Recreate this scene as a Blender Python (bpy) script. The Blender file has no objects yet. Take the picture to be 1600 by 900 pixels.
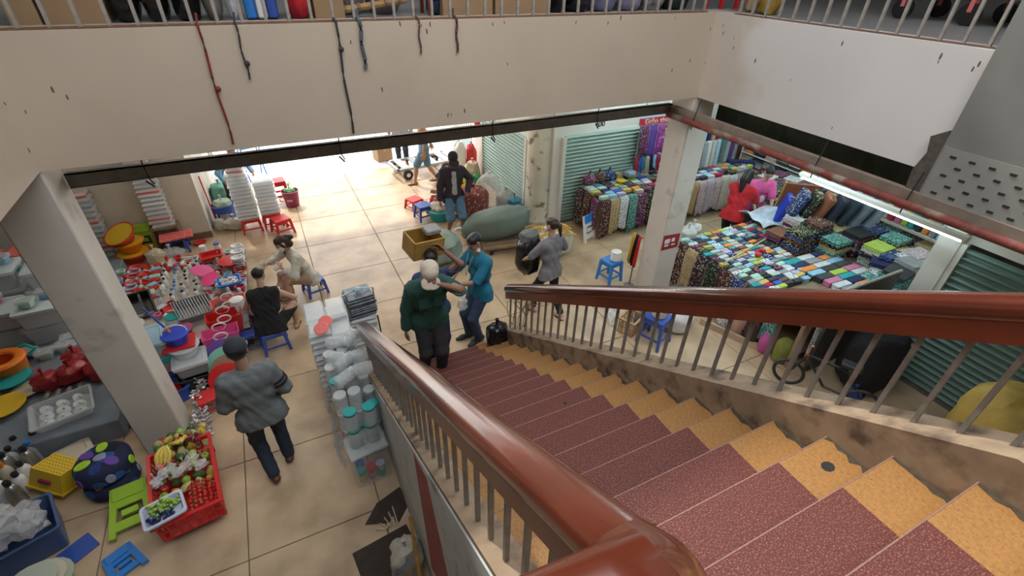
import bpy, bmesh, math, random
import numpy as np
from mathutils import Matrix, Vector
random.seed(7)
SC = bpy.context.scene
COL = SC.collection
pi = math.pi

# ------------------------------------------------------------ camera
CAM = np.array([0.0, 0.0, 4.5])
FPX, YAW, PITCH, ROLL = 755.76, 0.471276, 0.605106, -0.0288792
_f = np.array([math.sin(YAW)*math.cos(PITCH), math.cos(YAW)*math.cos(PITCH), -math.sin(PITCH)])
_r = np.array([math.cos(YAW), -math.sin(YAW), 0.0])
_d = np.cross(_f, _r)
_c, _s = math.cos(ROLL), math.sin(ROLL)
AX_R, AX_D, AX_F = _c*_r+_s*_d, -_s*_r+_c*_d, _f
cam = bpy.data.objects.new('camera', bpy.data.cameras.new('camera'))
COL.objects.link(cam)
cam.data.sensor_width = 36.0
cam.data.lens = FPX/1600*36
cam.data.clip_start = 0.03
mw = Matrix.Identity(4)
for i in range(3):
    mw[i][0], mw[i][1], mw[i][2], mw[i][3] = AX_R[i], -AX_D[i], -AX_F[i], CAM[i]
cam.matrix_world = mw
SC.camera = cam

# ------------------------------------------------------------ sky, sun, exposure
w = bpy.data.worlds.new('sky'); SC.world = w; w.use_nodes = True
bgn = w.node_tree.nodes['Background']
bgn.inputs[0].default_value = (0.93, 0.96, 1.0, 1); bgn.inputs[1].default_value = 3.4
sun = bpy.data.objects.new('sun', bpy.data.lights.new('sun', 'SUN')); COL.objects.link(sun)
sun.data.energy = 3.2; sun.data.angle = 0.05; sun.data.color = (1, 0.95, 0.86)
sun.rotation_euler = (math.radians(-33), math.radians(-10), 0)
SC.view_settings.view_transform = 'Standard'; SC.view_settings.look = 'None'
SC.view_settings.exposure = 0.0; SC.view_settings.gamma = 1.0
SC.view_settings.use_curve_mapping = False

def ray(px, py):
    return AX_R*((px-800)/FPX) + AX_D*((py-450)/FPX) + AX_F
def P(px, py, z=0.0):                       # where a sight line meets a level at height z
    d = ray(px, py); t = (z-CAM[2])/d[2]; q = CAM+d*t
    return (float(q[0]), float(q[1]), z)

# ------------------------------------------------------------ materials
MATS = {}
def mat(name, col, rough=0.6, var=0.12, scale=8.0, metal=0.0, bump=0.0, alpha=1.0, coat=0.0, obcol=False, col2=None, spots=None, emis=0.0):
    """procedural material: base colour with noise variation, optional second colour blotches"""
    if name in MATS: return MATS[name]
    m = bpy.data.materials.new(name); m.use_nodes = True
    nt = m.node_tree; N = nt.nodes; L = nt.links
    b = N['Principled BSDF']; b.inputs['Roughness'].default_value = rough; b.inputs['Metallic'].default_value = metal
    if coat: b.inputs['Coat Weight'].default_value = coat; b.inputs['Coat Roughness'].default_value = 0.12
    tc = N.new('ShaderNodeTexCoord')
    nz = N.new('ShaderNodeTexNoise'); nz.inputs['Scale'].default_value = scale; nz.inputs['Detail'].default_value = 5
    L.new(tc.outputs['Object'], nz.inputs['Vector'])
    mx = N.new('ShaderNodeMix'); mx.data_type = 'RGBA'; mx.blend_type = 'MULTIPLY'
    mx.inputs[0].default_value = 1.0
    if obcol:
        oi = N.new('ShaderNodeObjectInfo'); src = oi.outputs['Color']
    else:
        rgb = N.new('ShaderNodeRGB'); rgb.outputs[0].default_value = (*col, 1); src = rgb.outputs[0]
    if col2 is not None:
        m2 = N.new('ShaderNodeMix'); m2.data_type = 'RGBA'
        n2 = N.new('ShaderNodeTexNoise'); n2.inputs['Scale'].default_value = spots[0]; n2.inputs['Detail'].default_value = spots[3] if len(spots) > 3 else 6
        L.new(tc.outputs['Object'], n2.inputs['Vector'])
        r2 = N.new('ShaderNodeValToRGB'); r2.color_ramp.elements[0].position = spots[1]; r2.color_ramp.elements[1].position = spots[2]
        L.new(n2.outputs[0], r2.inputs[0]); L.new(r2.outputs[0], m2.inputs[0])
        L.new(src, m2.inputs[6]); m2.inputs[7].default_value = (*col2, 1); src = m2.outputs[2]
    rp = N.new('ShaderNodeMapRange'); rp.inputs[1].default_value = 0.25; rp.inputs[2].default_value = 0.75
    rp.inputs[3].default_value = 1-var; rp.inputs[4].default_value = 1+var
    L.new(nz.outputs[0], rp.inputs[0])
    L.new(src, mx.inputs[6]); L.new(rp.outputs[0], mx.inputs[7])
    L.new(mx.outputs[2], b.inputs['Base Color'])
    if bump:
        bp = N.new('ShaderNodeBump'); bp.inputs['Strength'].default_value = bump; bp.inputs['Distance'].default_value = 0.02
        L.new(nz.outputs[0], bp.inputs['Height']); L.new(bp.outputs[0], b.inputs['Normal'])
    if alpha < 1: b.inputs['Alpha'].default_value = alpha
    if emis:
        L.new(mx.outputs[2], b.inputs['Emission Color']); b.inputs['Emission Strength'].default_value = emis
    MATS[name] = m
    return m
def pl(name, col, rough=0.38, **k): return mat('plastic_'+name, col, rough, 0.05, 3, **k)
def cl(name, col, **k):
    k.setdefault('bump', 0.35); return mat('cloth_'+name, col, 0.9, 0.16, 14, **k)
def pattern(name, base, cols, scale=9.0, rough=0.85, obcol=False, kind='VORONOI'):
    """printed cloth: cells of several colours on a ground"""
    if name in MATS: return MATS[name]
    m = bpy.data.materials.new(name); m.use_nodes = True; nt = m.node_tree; N = nt.nodes; L = nt.links
    b = N['Principled BSDF']; b.inputs['Roughness'].default_value = rough
    tc = N.new('ShaderNodeTexCoord')
    v = N.new('ShaderNodeTexVoronoi'); v.inputs['Scale'].default_value = scale; L.new(tc.outputs['Object'], v.inputs['Vector'])
    rp = N.new('ShaderNodeValToRGB'); rp.color_ramp.interpolation = 'CONSTANT'
    el = rp.color_ramp.elements
    for i, c in enumerate(cols):
        e = el[i] if i < 2 else el.new(0.5)
        e.position = i/len(cols); e.color = (*c, 1)
    sep = N.new('ShaderNodeSeparateColor'); L.new(v.outputs['Color'], sep.inputs[0]); L.new(sep.outputs[0], rp.inputs[0])
    mk = N.new('ShaderNodeMath'); mk.operation = 'LESS_THAN'; mk.inputs[1].default_value = 0.42; L.new(v.outputs['Distance'], mk.inputs[0])
    mx = N.new('ShaderNodeMix'); mx.data_type = 'RGBA'; L.new(mk.outputs[0], mx.inputs[0])
    if obcol:
        oi = N.new('ShaderNodeObjectInfo'); L.new(oi.outputs['Color'], mx.inputs[6])
    else: mx.inputs[6].default_value = (*base, 1)
    L.new(rp.outputs[0], mx.inputs[7]); L.new(mx.outputs[2], b.inputs['Base Color'])
    MATS[name] = m
    return m

# ------------------------------------------------------------ mesh helpers
class MB:
    def __init__(s): s.v = []; s.f = []; s.m = []; s.T = None; s.k = 0
    def add(s, vs, fs):
        o = len(s.v)
        if s.T is not None: vs = [tuple(s.T @ Vector(p)) for p in vs]
        s.v += [tuple(p) for p in vs]
        for f in fs: s.f.append([i+o for i in f]); s.m.append(s.k)
        return s
    def box(s, x0, x1, y0, y1, z0, z1):
        return s.add([(x0,y0,z0),(x1,y0,z0),(x1,y1,z0),(x0,y1,z0),(x0,y0,z1),(x1,y0,z1),(x1,y1,z1),(x0,y1,z1)],
                     [(0,3,2,1),(4,5,6,7),(0,1,5,4),(1,2,6,5),(2,3,7,6),(3,0,4,7)])
    def cb(s, c, d): return s.box(c[0]-d[0]/2, c[0]+d[0]/2, c[1]-d[1]/2, c[1]+d[1]/2, c[2]-d[2]/2, c[2]+d[2]/2)
    def rbox(s, c, d, r=0.02, top=None):
        """box with rounded vertical edges and chamfered rims; top = scale of the top face"""
        x, y, z = d[0]/2, d[1]/2, d[2]/2; r = min(r, x*.9, y*.9, z*.9)
        def ring(ix, iy, zz, sc=1):
            o = []
            for sx, sy, a0 in ((1,1,0),(-1,1,90),(-1,-1,180),(1,-1,270)):
                for a in (0, 45, 90):
                    t = math.radians(a0+a)
                    o.append((c[0]+(sx*(ix-r)+r*math.cos(t))*sc, c[1]+(sy*(iy-r)+r*math.sin(t))*sc, c[2]+zz))
            return o
        tp = top or 1
        R = [ring(x-r*.35, y-r*.35, -z), ring(x, y, -z+r*.4), ring(x, y, z-r*.4, tp), ring(x-r*.35, y-r*.35, z, tp)]
        return s.rings(R)
    def rings(s, R, caps=True, closed=False):
        n = len(R[0]); vs = [p for q in R for p in q]; fs = []
        m = len(R)
        for i in range(m if closed else m-1):
            j = (i+1) % m
            for k in range(n):
                fs.append((i*n+k, i*n+(k+1) % n, j*n+(k+1) % n, j*n+k))
        if caps and not closed:
            fs.append(tuple(reversed(range(n)))); fs.append(tuple((m-1)*n+k for k in range(n)))
        return s.add(vs, fs)
    def lathe(s, prof, c=(0,0,0), n=16, sx=1, sy=1):
        """profile [(r,z)...]; open walls with thickness are made by going up outside and down inside"""
        return s.rings([[(c[0]+r*sx*math.cos(2*pi*k/n), c[1]+r*sy*math.sin(2*pi*k/n), c[2]+z) for k in range(n)] for r, z in prof])
    def tube(s, pts, rad, n=8, flat=1.0):
        pts = [Vector(p) for p in pts]; R = []
        if not hasattr(rad, '__len__'): rad = [rad]*len(pts)
        up = Vector((0,0,1))
        for i, p in enumerate(pts):
            t = (pts[min(i+1, len(pts)-1)]-pts[max(i-1, 0)]).normalized()
            a = t.cross(up)
            if a.length < 1e-3: a = t.cross(Vector((0,1,0)))
            a.normalize(); b = a.cross(t).normalized()
            R.append([tuple(p+(a*math.cos(2*pi*k/n)+b*math.sin(2*pi*k/n)*flat)*rad[i]) for k in range(n)])
        return s.rings(R)
    def ball(s, c, r, n=10, m=7):
        if not hasattr(r, '__len__'): r = (r, r, r)
        R = []
        for i in range(m+1):
            a = -pi/2+pi*(0.02+0.96*i/m)
            R.append([(c[0]+r[0]*math.cos(a)*math.cos(2*pi*k/n), c[1]+r[1]*math.cos(a)*math.sin(2*pi*k/n), c[2]+r[2]*math.sin(a)) for k in range(n)])
        return s.rings(R)
    def prism(s, poly, ax, a0, a1):
        """polygon in the plane of the two other axes, extruded along axis ax"""
        def pt(p, a):
            q = [0,0,0]; o = [i for i in range(3) if i != ax]; q[o[0]], q[o[1]], q[ax] = p[0], p[1], a; return tuple(q)
        n = len(poly)
        return s.add([pt(p, a0) for p in poly]+[pt(p, a1) for p in poly],
                     [tuple(range(n)), tuple(reversed(range(n, 2*n)))]+[(i, i+n, (i+1) % n+n, (i+1) % n) for i in range(n)])
    def grid(s, fn, nu, nv, th=0.0):
        vs = [fn(i/nu, j/nv) for j in range(nv+1) for i in range(nu+1)]
        fs = [(j*(nu+1)+i, j*(nu+1)+i+1, (j+1)*(nu+1)+i+1, (j+1)*(nu+1)+i) for j in range(nv) for i in range(nu)]
        return s.add(vs, fs)
    def mesh(s, name, mats=(), smooth=False):
        me = bpy.data.meshes.new(name); me.from_pydata(s.v, [], s.f)
        for m in (mats if isinstance(mats, (list, tuple)) else [mats]): me.materials.append(m)
        if max(s.m, default=0): me.polygons.foreach_set('material_index', s.m)
        bm = bmesh.new(); bm.from_mesh(me); bmesh.ops.recalc_face_normals(bm, faces=bm.faces); bm.to_mesh(me); bm.free()
        if smooth:
            me.polygons.foreach_set('use_smooth', [True]*len(me.polygons))
            try: me.set_sharp_from_angle(angle=math.radians(40))
            except Exception: pass
        me.update()
        return me
def inst(name, me, parent=None, loc=(0,0,0), rot=(0,0,0), sc=None, color=None):
    o = bpy.data.objects.new(name, me); COL.objects.link(o)
    o.parent = parent; o.location = loc; o.rotation_euler = rot
    if sc is not None: o.scale = (sc,)*3 if not hasattr(sc, '__len__') else sc
    if color: o.color = (*color, 1)
    return o
def obj(name, mb, m, parent=None, smooth=False, **k): return inst(name, mb.mesh(name, m, smooth), parent, **k)
def tag(o, label=None, cat=None, group=None, kind=None):
    if label: o['label'] = label
    if cat: o['category'] = cat
    if group: o['group'] = group
    if kind: o['kind'] = kind
    return o
def thing(name, label, cat, loc=(0,0,0), rz=0.0, group=None, rot=None, sc=None):
    o = bpy.data.objects.new(name, None); COL.objects.link(o); o.location = loc
    o.rotation_euler = rot if rot else (0,0,rz); o.empty_display_size = 0.1
    if sc: o.scale = (sc,)*3 if not hasattr(sc, '__len__') else sc
    return tag(o, label, cat, group)
def copy_tree(o, parent=None):
    c = o.copy(); COL.objects.link(c); c.parent = parent
    for ch in list(o.children):
        if ch is not c: copy_tree(ch, c)
    return c
def struct(name, mb, m, parent=None, smooth=False):
    return tag(obj(name, mb, m, parent, smooth), kind='structure')
def U(a, b): return random.uniform(a, b)
ORDS = ['first','second','third','fourth','fifth','sixth','seventh','eighth','ninth','tenth','eleventh','twelfth','thirteenth','fourteenth','fifteenth','sixteenth','seventeenth','eighteenth','nineteenth','twentieth']
# ------------------------------------------------------------ materials of the building
m_slab = mat('floor_terrazzo', (0.56, 0.415, 0.27), 0.32, 0.20, 3.0, col2=(0.37, 0.265, 0.165), spots=(1.6, 0.42, 0.72))
m_joint = mat('floor_joint', (0.15, 0.115, 0.085), 0.9)
m_paint = mat('beam_paint', (0.56, 0.47, 0.37), 0.75, 0.05, 1.2, col2=(0.47, 0.39, 0.29), spots=(0.9, 0.52, 0.85))
m_paint_r = mat('beam_paint_pale', (0.72, 0.69, 0.66), 0.75, 0.05, 1.2, col2=(0.62, 0.55, 0.46), spots=(0.5, 0.50, 0.56))
m_col = mat('column_paint', (0.58, 0.54, 0.48), 0.8, 0.07, 2.5, col2=(0.33, 0.30, 0.26), spots=(3.2, 0.60, 0.75))
m_wall = mat('old_wall_paint', (0.62, 0.56, 0.46), 0.85, 0.08, 3, col2=(0.52, 0.53, 0.52), spots=(1.4, 0.48, 0.60))
m_white = mat('white_wall', (0.74, 0.73, 0.66), 0.8, 0.06, 2)
m_round = mat('round_pillar_paint', (0.68, 0.64, 0.53), 0.85, 0.08, 3, col2=(0.22, 0.18, 0.13), spots=(4.5, 0.58, 0.66))
m_steel = mat('dusty_steel', (0.19, 0.18, 0.165), 0.6, 0.2, 10, metal=0.3)
m_rust = mat('red_oxide_steel', (0.19, 0.040, 0.03), 0.7, 0.3, 12, col2=(0.24, 0.19, 0.15), spots=(5, 0.5, 0.65))
m_bar = mat('grey_bar', (0.34, 0.31, 0.27), 0.6, 0.2, 18)
m_red_step = mat('red_terrazzo', (0.092, 0.017, 0.012), 0.7, 0.35, 90, col2=(0.24, 0.095, 0.065), spots=(150, 0.52, 0.66, 2))
m_yel_step = mat('yellow_terrazzo', (0.30, 0.145, 0.038), 0.65, 0.22, 60, col2=(0.20, 0.095, 0.03), spots=(110, 0.56, 0.68, 2))
m_nose = mat('worn_nosing', (0.24, 0.13, 0.095), 0.75, 0.3, 60)
m_plinth = mat('stained_plinth', (0.30, 0.215, 0.14), 0.8, 0.25, 9, col2=(0.09, 0.06, 0.04), spots=(7, 0.50, 0.70))
m_side = mat('stair_side_paint', (0.52, 0.55, 0.54), 0.75, 0.1, 4, col2=(0.26, 0.25, 0.23), spots=(5, 0.57, 0.72))
m_side_red = mat('stair_side_red', (0.30, 0.055, 0.05), 0.7, 0.2, 8)
m_rail = mat('varnished_rail', (0.090, 0.018, 0.008), 0.22, 0.22, 4, coat=0.7)
m_rail_low = mat('varnished_rail_board', (0.17, 0.034, 0.014), 0.38, 0.2, 3, coat=0.3)
m_bal = mat('baluster_paint', (0.235, 0.22, 0.195), 0.5, 0.25, 14, metal=0.2)
m_upfloor = mat('upper_floor', (0.30, 0.30, 0.30), 0.4, 0.15, 3)
m_shut = mat('green_shutter', (0.32, 0.43, 0.38), 0.5, 0.1, 2, metal=0.15)
m_shut_d = mat('dark_green_shutter', (0.16, 0.26, 0.23), 0.5, 0.12, 2, metal=0.15)
m_panel = mat('grey_panel', (0.21, 0.21, 0.19), 0.9, 0.12, 2.5)
m_dark = mat('dark_void', (0.02, 0.02, 0.02), 0.9)
m_tarp = mat('dark_green_tarp', (0.018, 0.028, 0.018), 0.8, 0.3, 5)
m_tin = mat('tin_roof', (0.5, 0.5, 0.48), 0.7)

# ------------------------------------------------------------ floor and its slabs
XJ = [-5.78, -4.60, -3.42, -2.24, -1.06, 0.118, 1.372, 2.626, 3.88, 5.134, 6.39, 7.64, 8.9, 10.15]
YJ = [0.685, 1.805, 2.925, 4.045, 5.165, 6.285, 7.405, 8.525, 9.645, 10.765, 11.885]
flo = struct('floor', MB().box(-8, 13, -4, 11.9, -0.3, -0.012), m_joint)
g = 0.0045
for i in range(len(XJ)-1):
    for j in range(len(YJ)-1):
        x0, x1, y0, y1 = XJ[i]+g, XJ[i+1]-g, YJ[j]+g, YJ[j+1]-g
        b = MB(); b.rings([[(x0,y0,-.02),(x1,y0,-.02),(x1,y1,-.02),(x0,y1,-.02)], [(x0,y0,-.004),(x1,y0,-.004),(x1,y1,-.004),(x0,y1,-.004)],
                           [(x0+.004,y0+.004,0),(x1-.004,y0+.004,0),(x1-.004,y1-.004,0),(x0+.004,y1-.004,0)]])
        obj('floor_slab', b, m_slab, flo)
struct('floor_outside', MB().box(-30, 40, 11.9, 60, -0.3, -0.01), mat('outside_paving', (0.62, 0.60, 0.56), 0.6, 0.08, 2))
# upper storey: slab round the stair well
struct('ceiling_back', MB().box(-8, 13, 4.85, 11.0, 3.3, 3.97), m_white)
struct('ceiling_right', MB().box(5.09, 13, -4, 4.85, 3.3, 3.97), m_white)
struct('ceiling_left', MB().box(-8, -1.88, -4, 4.85, 3.3, 3.97), m_white)
struct('floor_upper', MB().box(-8, 13, 4.88, 11.0, 3.97, 4.0).box(5.12, 13, -4, 4.88, 3.97, 4.0).box(-8, -1.91, -4, 4.88, 3.97, 4.0), m_upfloor)
struct('wall_parapet_back', MB().box(-1.88, 5.09, 4.55, 4.85, 3.105, 4.012), m_paint)
struct('wall_parapet_right', MB().box(4.79, 5.09, -4, 4.55, 3.105, 4.012), m_paint_r)
struct('wall_parapet_left', MB().box(-1.88, -1.58, -4, 4.55, 3.105, 4.012), m_paint)
# outer shell of the hall and its roof with the skylight over the stair well
struct('wall_far_left', MB().box(-8.2, -8, -4, 11, 0, 7.2), m_white)
struct('wall_far_right', MB().box(13, 13.2, -4, 11, 0, 7.2), m_white)
struct('wall_behind', MB().box(-8.2, 13.2, -4.2, -4, 0, 7.2), mat('dull_wall', (.30,.27,.23), .9))
struct('wall_front_upper', MB().box(-8.2, 13.2, 10.8, 11.0, 4.0, 7.2), m_white)
ROOF = 7.2
sk = (-1.4, 4.6, -1.8, 4.2)
struct('ceiling_roof', MB().box(-8.2, sk[0], -4.2, 11, ROOF, ROOF+.2).box(sk[1], 13.2, -4.2, 11, ROOF, ROOF+.2)
       .box(sk[0], sk[1], -4.2, sk[2], ROOF, ROOF+.2).box(sk[0], sk[1], sk[3], 11, ROOF, ROOF+.2), m_tin)

# ------------------------------------------------------------ columns
def sq_column(x0, x1, y0, y1, label):
    t = thing('column', label, 'column', ((x0+x1)/2, (y0+y1)/2, 0))
    w_, d_ = (x1-x0)/2, (y1-y0)/2
    b = MB(); c = 0.012
    b.prism([(-w_+c,-d_),(w_-c,-d_),(w_,-d_+c),(w_,d_-c),(w_-c,d_),(-w_+c,d_),(-w_,d_-c),(-w_,-d_+c)], 2, 0, 3.3)
    obj('shaft', b, m_col, t)
    return t
sq_column(-1.97, -1.58, 4.554, 4.93, 'square plastered column rising beside the heap of fruit at its foot')
rc = sq_column(4.755, 5.12, 4.554, 4.935, 'square plastered column between the fabric stalls with a small red notice')
b = MB(); b.prism([(4.765-4.9375, 1.19), (5.075-4.9375, 1.17), (5.075-4.9375, .945), (4.765-4.9375, .945)], 1, -.197, -.1905)
nb = obj('notice', b, pl('notice_red', (0.30, 0.025, 0.03)), rc)
for (a, c, e, f_) in ((.03,.10,.13,.17),(.04,.05,.115,.08),(.16,.11,.22,.17),(.17,.05,.24,.07)):
    obj('notice_mark', MB().box(-.17+a, -.17+e, -.2, -.1965, .95+c, .95+f_), pl('white', (.8,.8,.78)), nb)

# round pillar between the shutters
t = thing('round_pillar', 'round pillar with flaking cream paint between two roller shutters', 'pillar', (4.52, 7.83, 0))
obj('shaft', MB().lathe([(.30,0),(.30,.06),(.275,.09),(.27,.3),(.262,1.2),(.262,3.3)], n=32), m_round, t, True)
obj('base_ring', MB().lathe([(.33,0),(.33,.05),(.31,.075)], n=32), mat('pillar_base', (.42,.37,.29), .85, .2, 6), t, True)

# ------------------------------------------------------------ walls around the hall
struct('wall_back_left', MB().box(-8, -1.42, 9.62, 9.8, 0.0, 3.3), m_wall)
struct('baseboard_back_left', MB().box(-8, -1.415, 9.595, 9.62, 0, 0.12), mat('brown_skirting', (.20,.11,.075), .7))
struct('wall_entrance_left', MB().box(-1.60, -1.42, 9.8, 13.0, 0, 3.3), m_wall)
struct('wall_entrance_right', MB().box(4.36, 4.55, 10.2, 10.75, 0, 3.3).box(4.36, 4.55, 8.02, 10.2, 1.62, 3.3).box(4.36, 4.5, 12.2, 13.2, 0, 3.3), m_white)
struct('wall_shop_front', MB().box(4.60, 4.79, 7.52, 7.72, 0, 3.3).box(4.79, 6.75, 7.52, 7.72, 1.75, 3.3), m_white)
struct('wall_shop_back', MB().box(6.75, 11, 8.1, 8.25, 0, 3.3).box(6.75, 6.9, 7.52, 8.1, 0, 3.3), m_white)
struct('wall_shop_far', MB().box(10.4, 10.55, 2.2, 8.1, 0, 3.3), m_white)
struct('wall_shop_right', MB().box(6.80, 10.4, 2.12, 2.26, 0, 3.3), m_white)

# ------------------------------------------------------------ roller shutters
def shutter(label, loc, rz, width, height, m, pitch=0.072):
    t = thing('roller_shutter', label, 'shutter', loc, rz)
    n = int(height/pitch); b = MB(); prof = []
    for i in range(n):
        for k, q in enumerate((0, .026, .036, .026, 0)):
            prof.append((q, 0.05+i*pitch+pitch*k/5))
    b.rings([[(0.03, -q, z), (width-.03, -q, z), (width-.03, .02, z), (0.03, .02, z)] for q, z in prof])
    obj('slat_curtain', b, m, t)
    obj('guide_rail', MB().box(-.03, .045, -.05, .05, 0, height), m_white, t)
    obj('guide_rail', MB().box(width-.045, width+.03, -.05, .05, 0, height), m_white, t)
    obj('bottom_bar', MB().box(.03, width-.03, -.03, .03, 0.0, .055), m_steel, t)
    return t
shutter('pale green roller shutter left of the round pillar', (4.345, 10.2, 0), -pi/2, 2.15, 1.62, m_shut)
s2 = shutter('teal green roller shutter right of the round pillar', (4.80, 7.50, 0), 0, 1.93, 1.75, m_shut)
shutter('dark green roller shutter behind the top of the right handrail', (6.72, 2.0, 0), -pi/2, 4.2, 1.95, m_shut_d, 0.085)
struct('wall_side_shop', MB().box(6.74, 6.9, -2.4, 2.0, 1.95, 3.3).box(6.66, 6.86, 2.02, 2.24, 0, 3.3), m_white)

# ------------------------------------------------------------ hanging steel channels
t = thing('steel_channel', 'dusty grey steel channel hung below the long back parapet', 'channel', (0, 4.9, 2.84))
obj('web', MB().box(-1.57, 4.74, -.012, .012, 0, .115), m_steel, t)
obj('flange', MB().box(-1.57, 4.74, -.012, .06, .107, .115), m_steel, t); obj('flange', MB().box(-1.57, 4.74, -.012, .06, 0, .008), m_steel, t)
for px in (215, 527, 768, 932):
    x = float((CAM+ray(px, 255-px*.08)*(4.9/ray(px, 255-px*.08)[1]))[0])
    h = obj('wire_hanger', MB().tube([(x+.02,-.05,.27),(x,-.02,.12),(x+.01,-.02,.0),(x+.03,-.03,-.05)], .006, 5), m_dark, t)
    obj('wire_end', MB().tube([(x-.02,-.03,-.01),(x+.025,-.03,-.07)], .008, 5), m_dark, h)
t = thing('red_pipe', 'rusty red pipe rail running along under the right parapet', 'pipe', (4.65, 1.5, 2.8))
obj('pipe', MB().tube([(0,-3.5,.045),(0,3.35,.045)], .036, 12), m_rust, t, True)
obj('backing_channel', MB().box(.03, .10, -3.5, 3.35, .05, .15), mat('brown_channel', (.22,.17,.13), .7, .2, 9), t)
for y in (2.9, 1.25, 0.4): obj('wire_hanger', MB().tube([(.05,y,.32),(.0,y,.09),(-.02,y-.01,-.03)], .006, 5), m_dark, t)
tag(obj('awning_strip', MB().rings([[(5.13+.03*math.sin(k), 4.5-k*.16, 2.74), (5.16+.03*math.sin(k), 4.5-k*.16, 2.74), (5.16, 4.5-k*.16, 3.12), (5.13, 4.5-k*.16, 3.12)] for k in range(40)]), m_tarp),
    'dark green tarpaulin strip under the right parapet above the fabric stall', 'tarpaulin')

# grey slotted panel hanging at the right edge
t = thing('slotted_panel', 'grey slotted board panel hanging at the top right above the pipe', 'panel', (4.74, 1.87, 2.9))
obj('board', MB().box(-.03, .03, -4.2, 0, .03, 2.2), m_panel, t)
pale = obj('slot_band', MB().box(-.034, -.029, -4.2, -.015, .03, .44), mat('pale_band', (.27,.265,.24), .9, .08, 4), t)
slot = MB().cb((0,0,0), (.010, .042, .014)).mesh('vent_slot', m_dark)
for r_ in range(5):
    for k in range(8): inst('vent_slot', slot, pale, (-.036, -.1-k*.13-(.065 if r_ % 2 else 0), .09+r_*.073))
obj('broken_edge', MB().prism([(0,.0),(.11,.02),(.13,.2),(.09,.36),(.12,.48),(.02,.55),(0,.5)], 0, -.02, .04), mat('broken_board', (.10,.085,.07), .95, .3, 20), t)

# ------------------------------------------------------------ upper railing
def railing(label, x0, y0, dx, dy, n, step, lab2=None):
    t = thing('railing', label, 'railing', (x0, y0, 4.0))
    bar = MB().cb((0,0,.45), (.022,.022,.9)).mesh('bar', m_bar)
    for k in range(n): inst('bar', bar, t, (dx*k*step, dy*k*step, 0))
    L_ = (n-1)*step
    obj('top_rail', MB().box(min(0,dx*L_)-.03, max(0,dx*L_)+.03, min(0,dy*L_)-.03, max(0,dy*L_)+.03, .9, .96), m_rail_low, t)
    obj('kerb', MB().box(min(0,dx*L_)-.03, max(0,dx*L_)+.03, min(0,dy*L_)-.045, max(0,dy*L_)+.045, -.0, .022), mat('rusty_kerb', (.16,.085,.05), .9, .3, 20), t)
railing('grey barred railing along the upper floor behind the long parapet', -1.49, 4.62, 1, 0, 38, 0.166)
railing('grey barred railing along the upper floor above the right parapet', 4.86, 4.30, 0, -1, 40, 0.166)
railing('grey barred railing along the upper floor above the left parapet', -1.66, 4.30, 0, -1, 40, 0.166)

# ------------------------------------------------------------ staircase
Y0, TR, RI, NS = 4.571, 0.2576, 0.1575, 18
XL, XR = 0.50, 2.18
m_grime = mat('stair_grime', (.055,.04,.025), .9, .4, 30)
st = thing('staircase', 'terrazzo staircase with dark red treads and yellow ends', 'staircase', (0, 0, 0))
mr = MB().box(.87, 1.8225, -TR, 0, -RI-.06, 0).mesh('step', m_red_step)
ml = MB().box(XL, .87, -TR, 0, -RI-.06, 0).mesh('step_end', m_yel_step)
my = MB().box(1.8225, XR, -TR, 0, -RI-.06, 0).mesh('step_end', m_yel_step)
mn = MB().box(XL, XR, -.0035, .002, -.010, .0015).mesh('nosing', m_nose)
def nz(n): return RI*(n+1)
for n in range(NS):
    s = inst('step', mr, st, (0, Y0-TR*n, nz(n)))
    inst('step_end', ml, s); inst('step_end', my, s); inst('nosing', mn, s)
    gr = random.Random(n); kq = 7
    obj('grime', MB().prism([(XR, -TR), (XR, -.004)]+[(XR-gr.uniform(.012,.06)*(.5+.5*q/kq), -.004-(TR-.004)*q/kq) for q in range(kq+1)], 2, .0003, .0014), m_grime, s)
YT = Y0-TR*NS; ZT = nz(NS)
ld = obj('landing', MB().box(.87, 1.8225, -3.6, YT, ZT-.2, ZT), m_red_step, st)
obj('landing_edge', MB().box(-1.5, .87, -3.6, YT, ZT-.2, ZT), m_yel_step, ld); obj('landing_edge', MB().box(1.8225, 2.4, -3.6, YT, ZT-.2, ZT), m_yel_step, ld)
def zl(y): return RI*((Y0-y)/TR+1)
PH = 0.165
def side(x0, x1, name, m, y_end):
    poly = [(Y0+.12, 0), (Y0+.12, zl(Y0+.12)+PH), (.16, zl(.16)+PH), (y_end, zl(.16)+PH), (y_end, 0)]
    return obj(name, MB().prism(poly, 0, x0, x1), m, st)
side(XR, XR+.20, 'plinth', m_plinth, -3.0)
lp = side(XL-.14, XL, 'plinth', m_plinth, -.1)
# painted outer face of the left plinth with its red triangle
poly = [(Y0+.12, 0), (Y0+.12, zl(Y0+.12)+PH-.035), (.16, zl(.16)+PH-.035), (-.1, zl(.16)+PH-.035), (-.1, 0)]
sf = obj('side_face', MB().prism(poly, 0, XL-.15, XL-.141), m_side, st)
def zs(y): return zl(y)+PH-.06
obj('red_band', MB().prism([(2.02, zs(2.02)), (1.72, zs(1.72)-.05), (1.35, 1.05), (1.95, .45)], 0, XL-.153, XL-.149), m_side_red, sf)
obj('soffit_fill', MB().prism([(Y0-.3, 0), (Y0-.3, .1), (0, ZT-.4), (0, 0)], 0, XL, XR), m_plinth, st)

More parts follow.
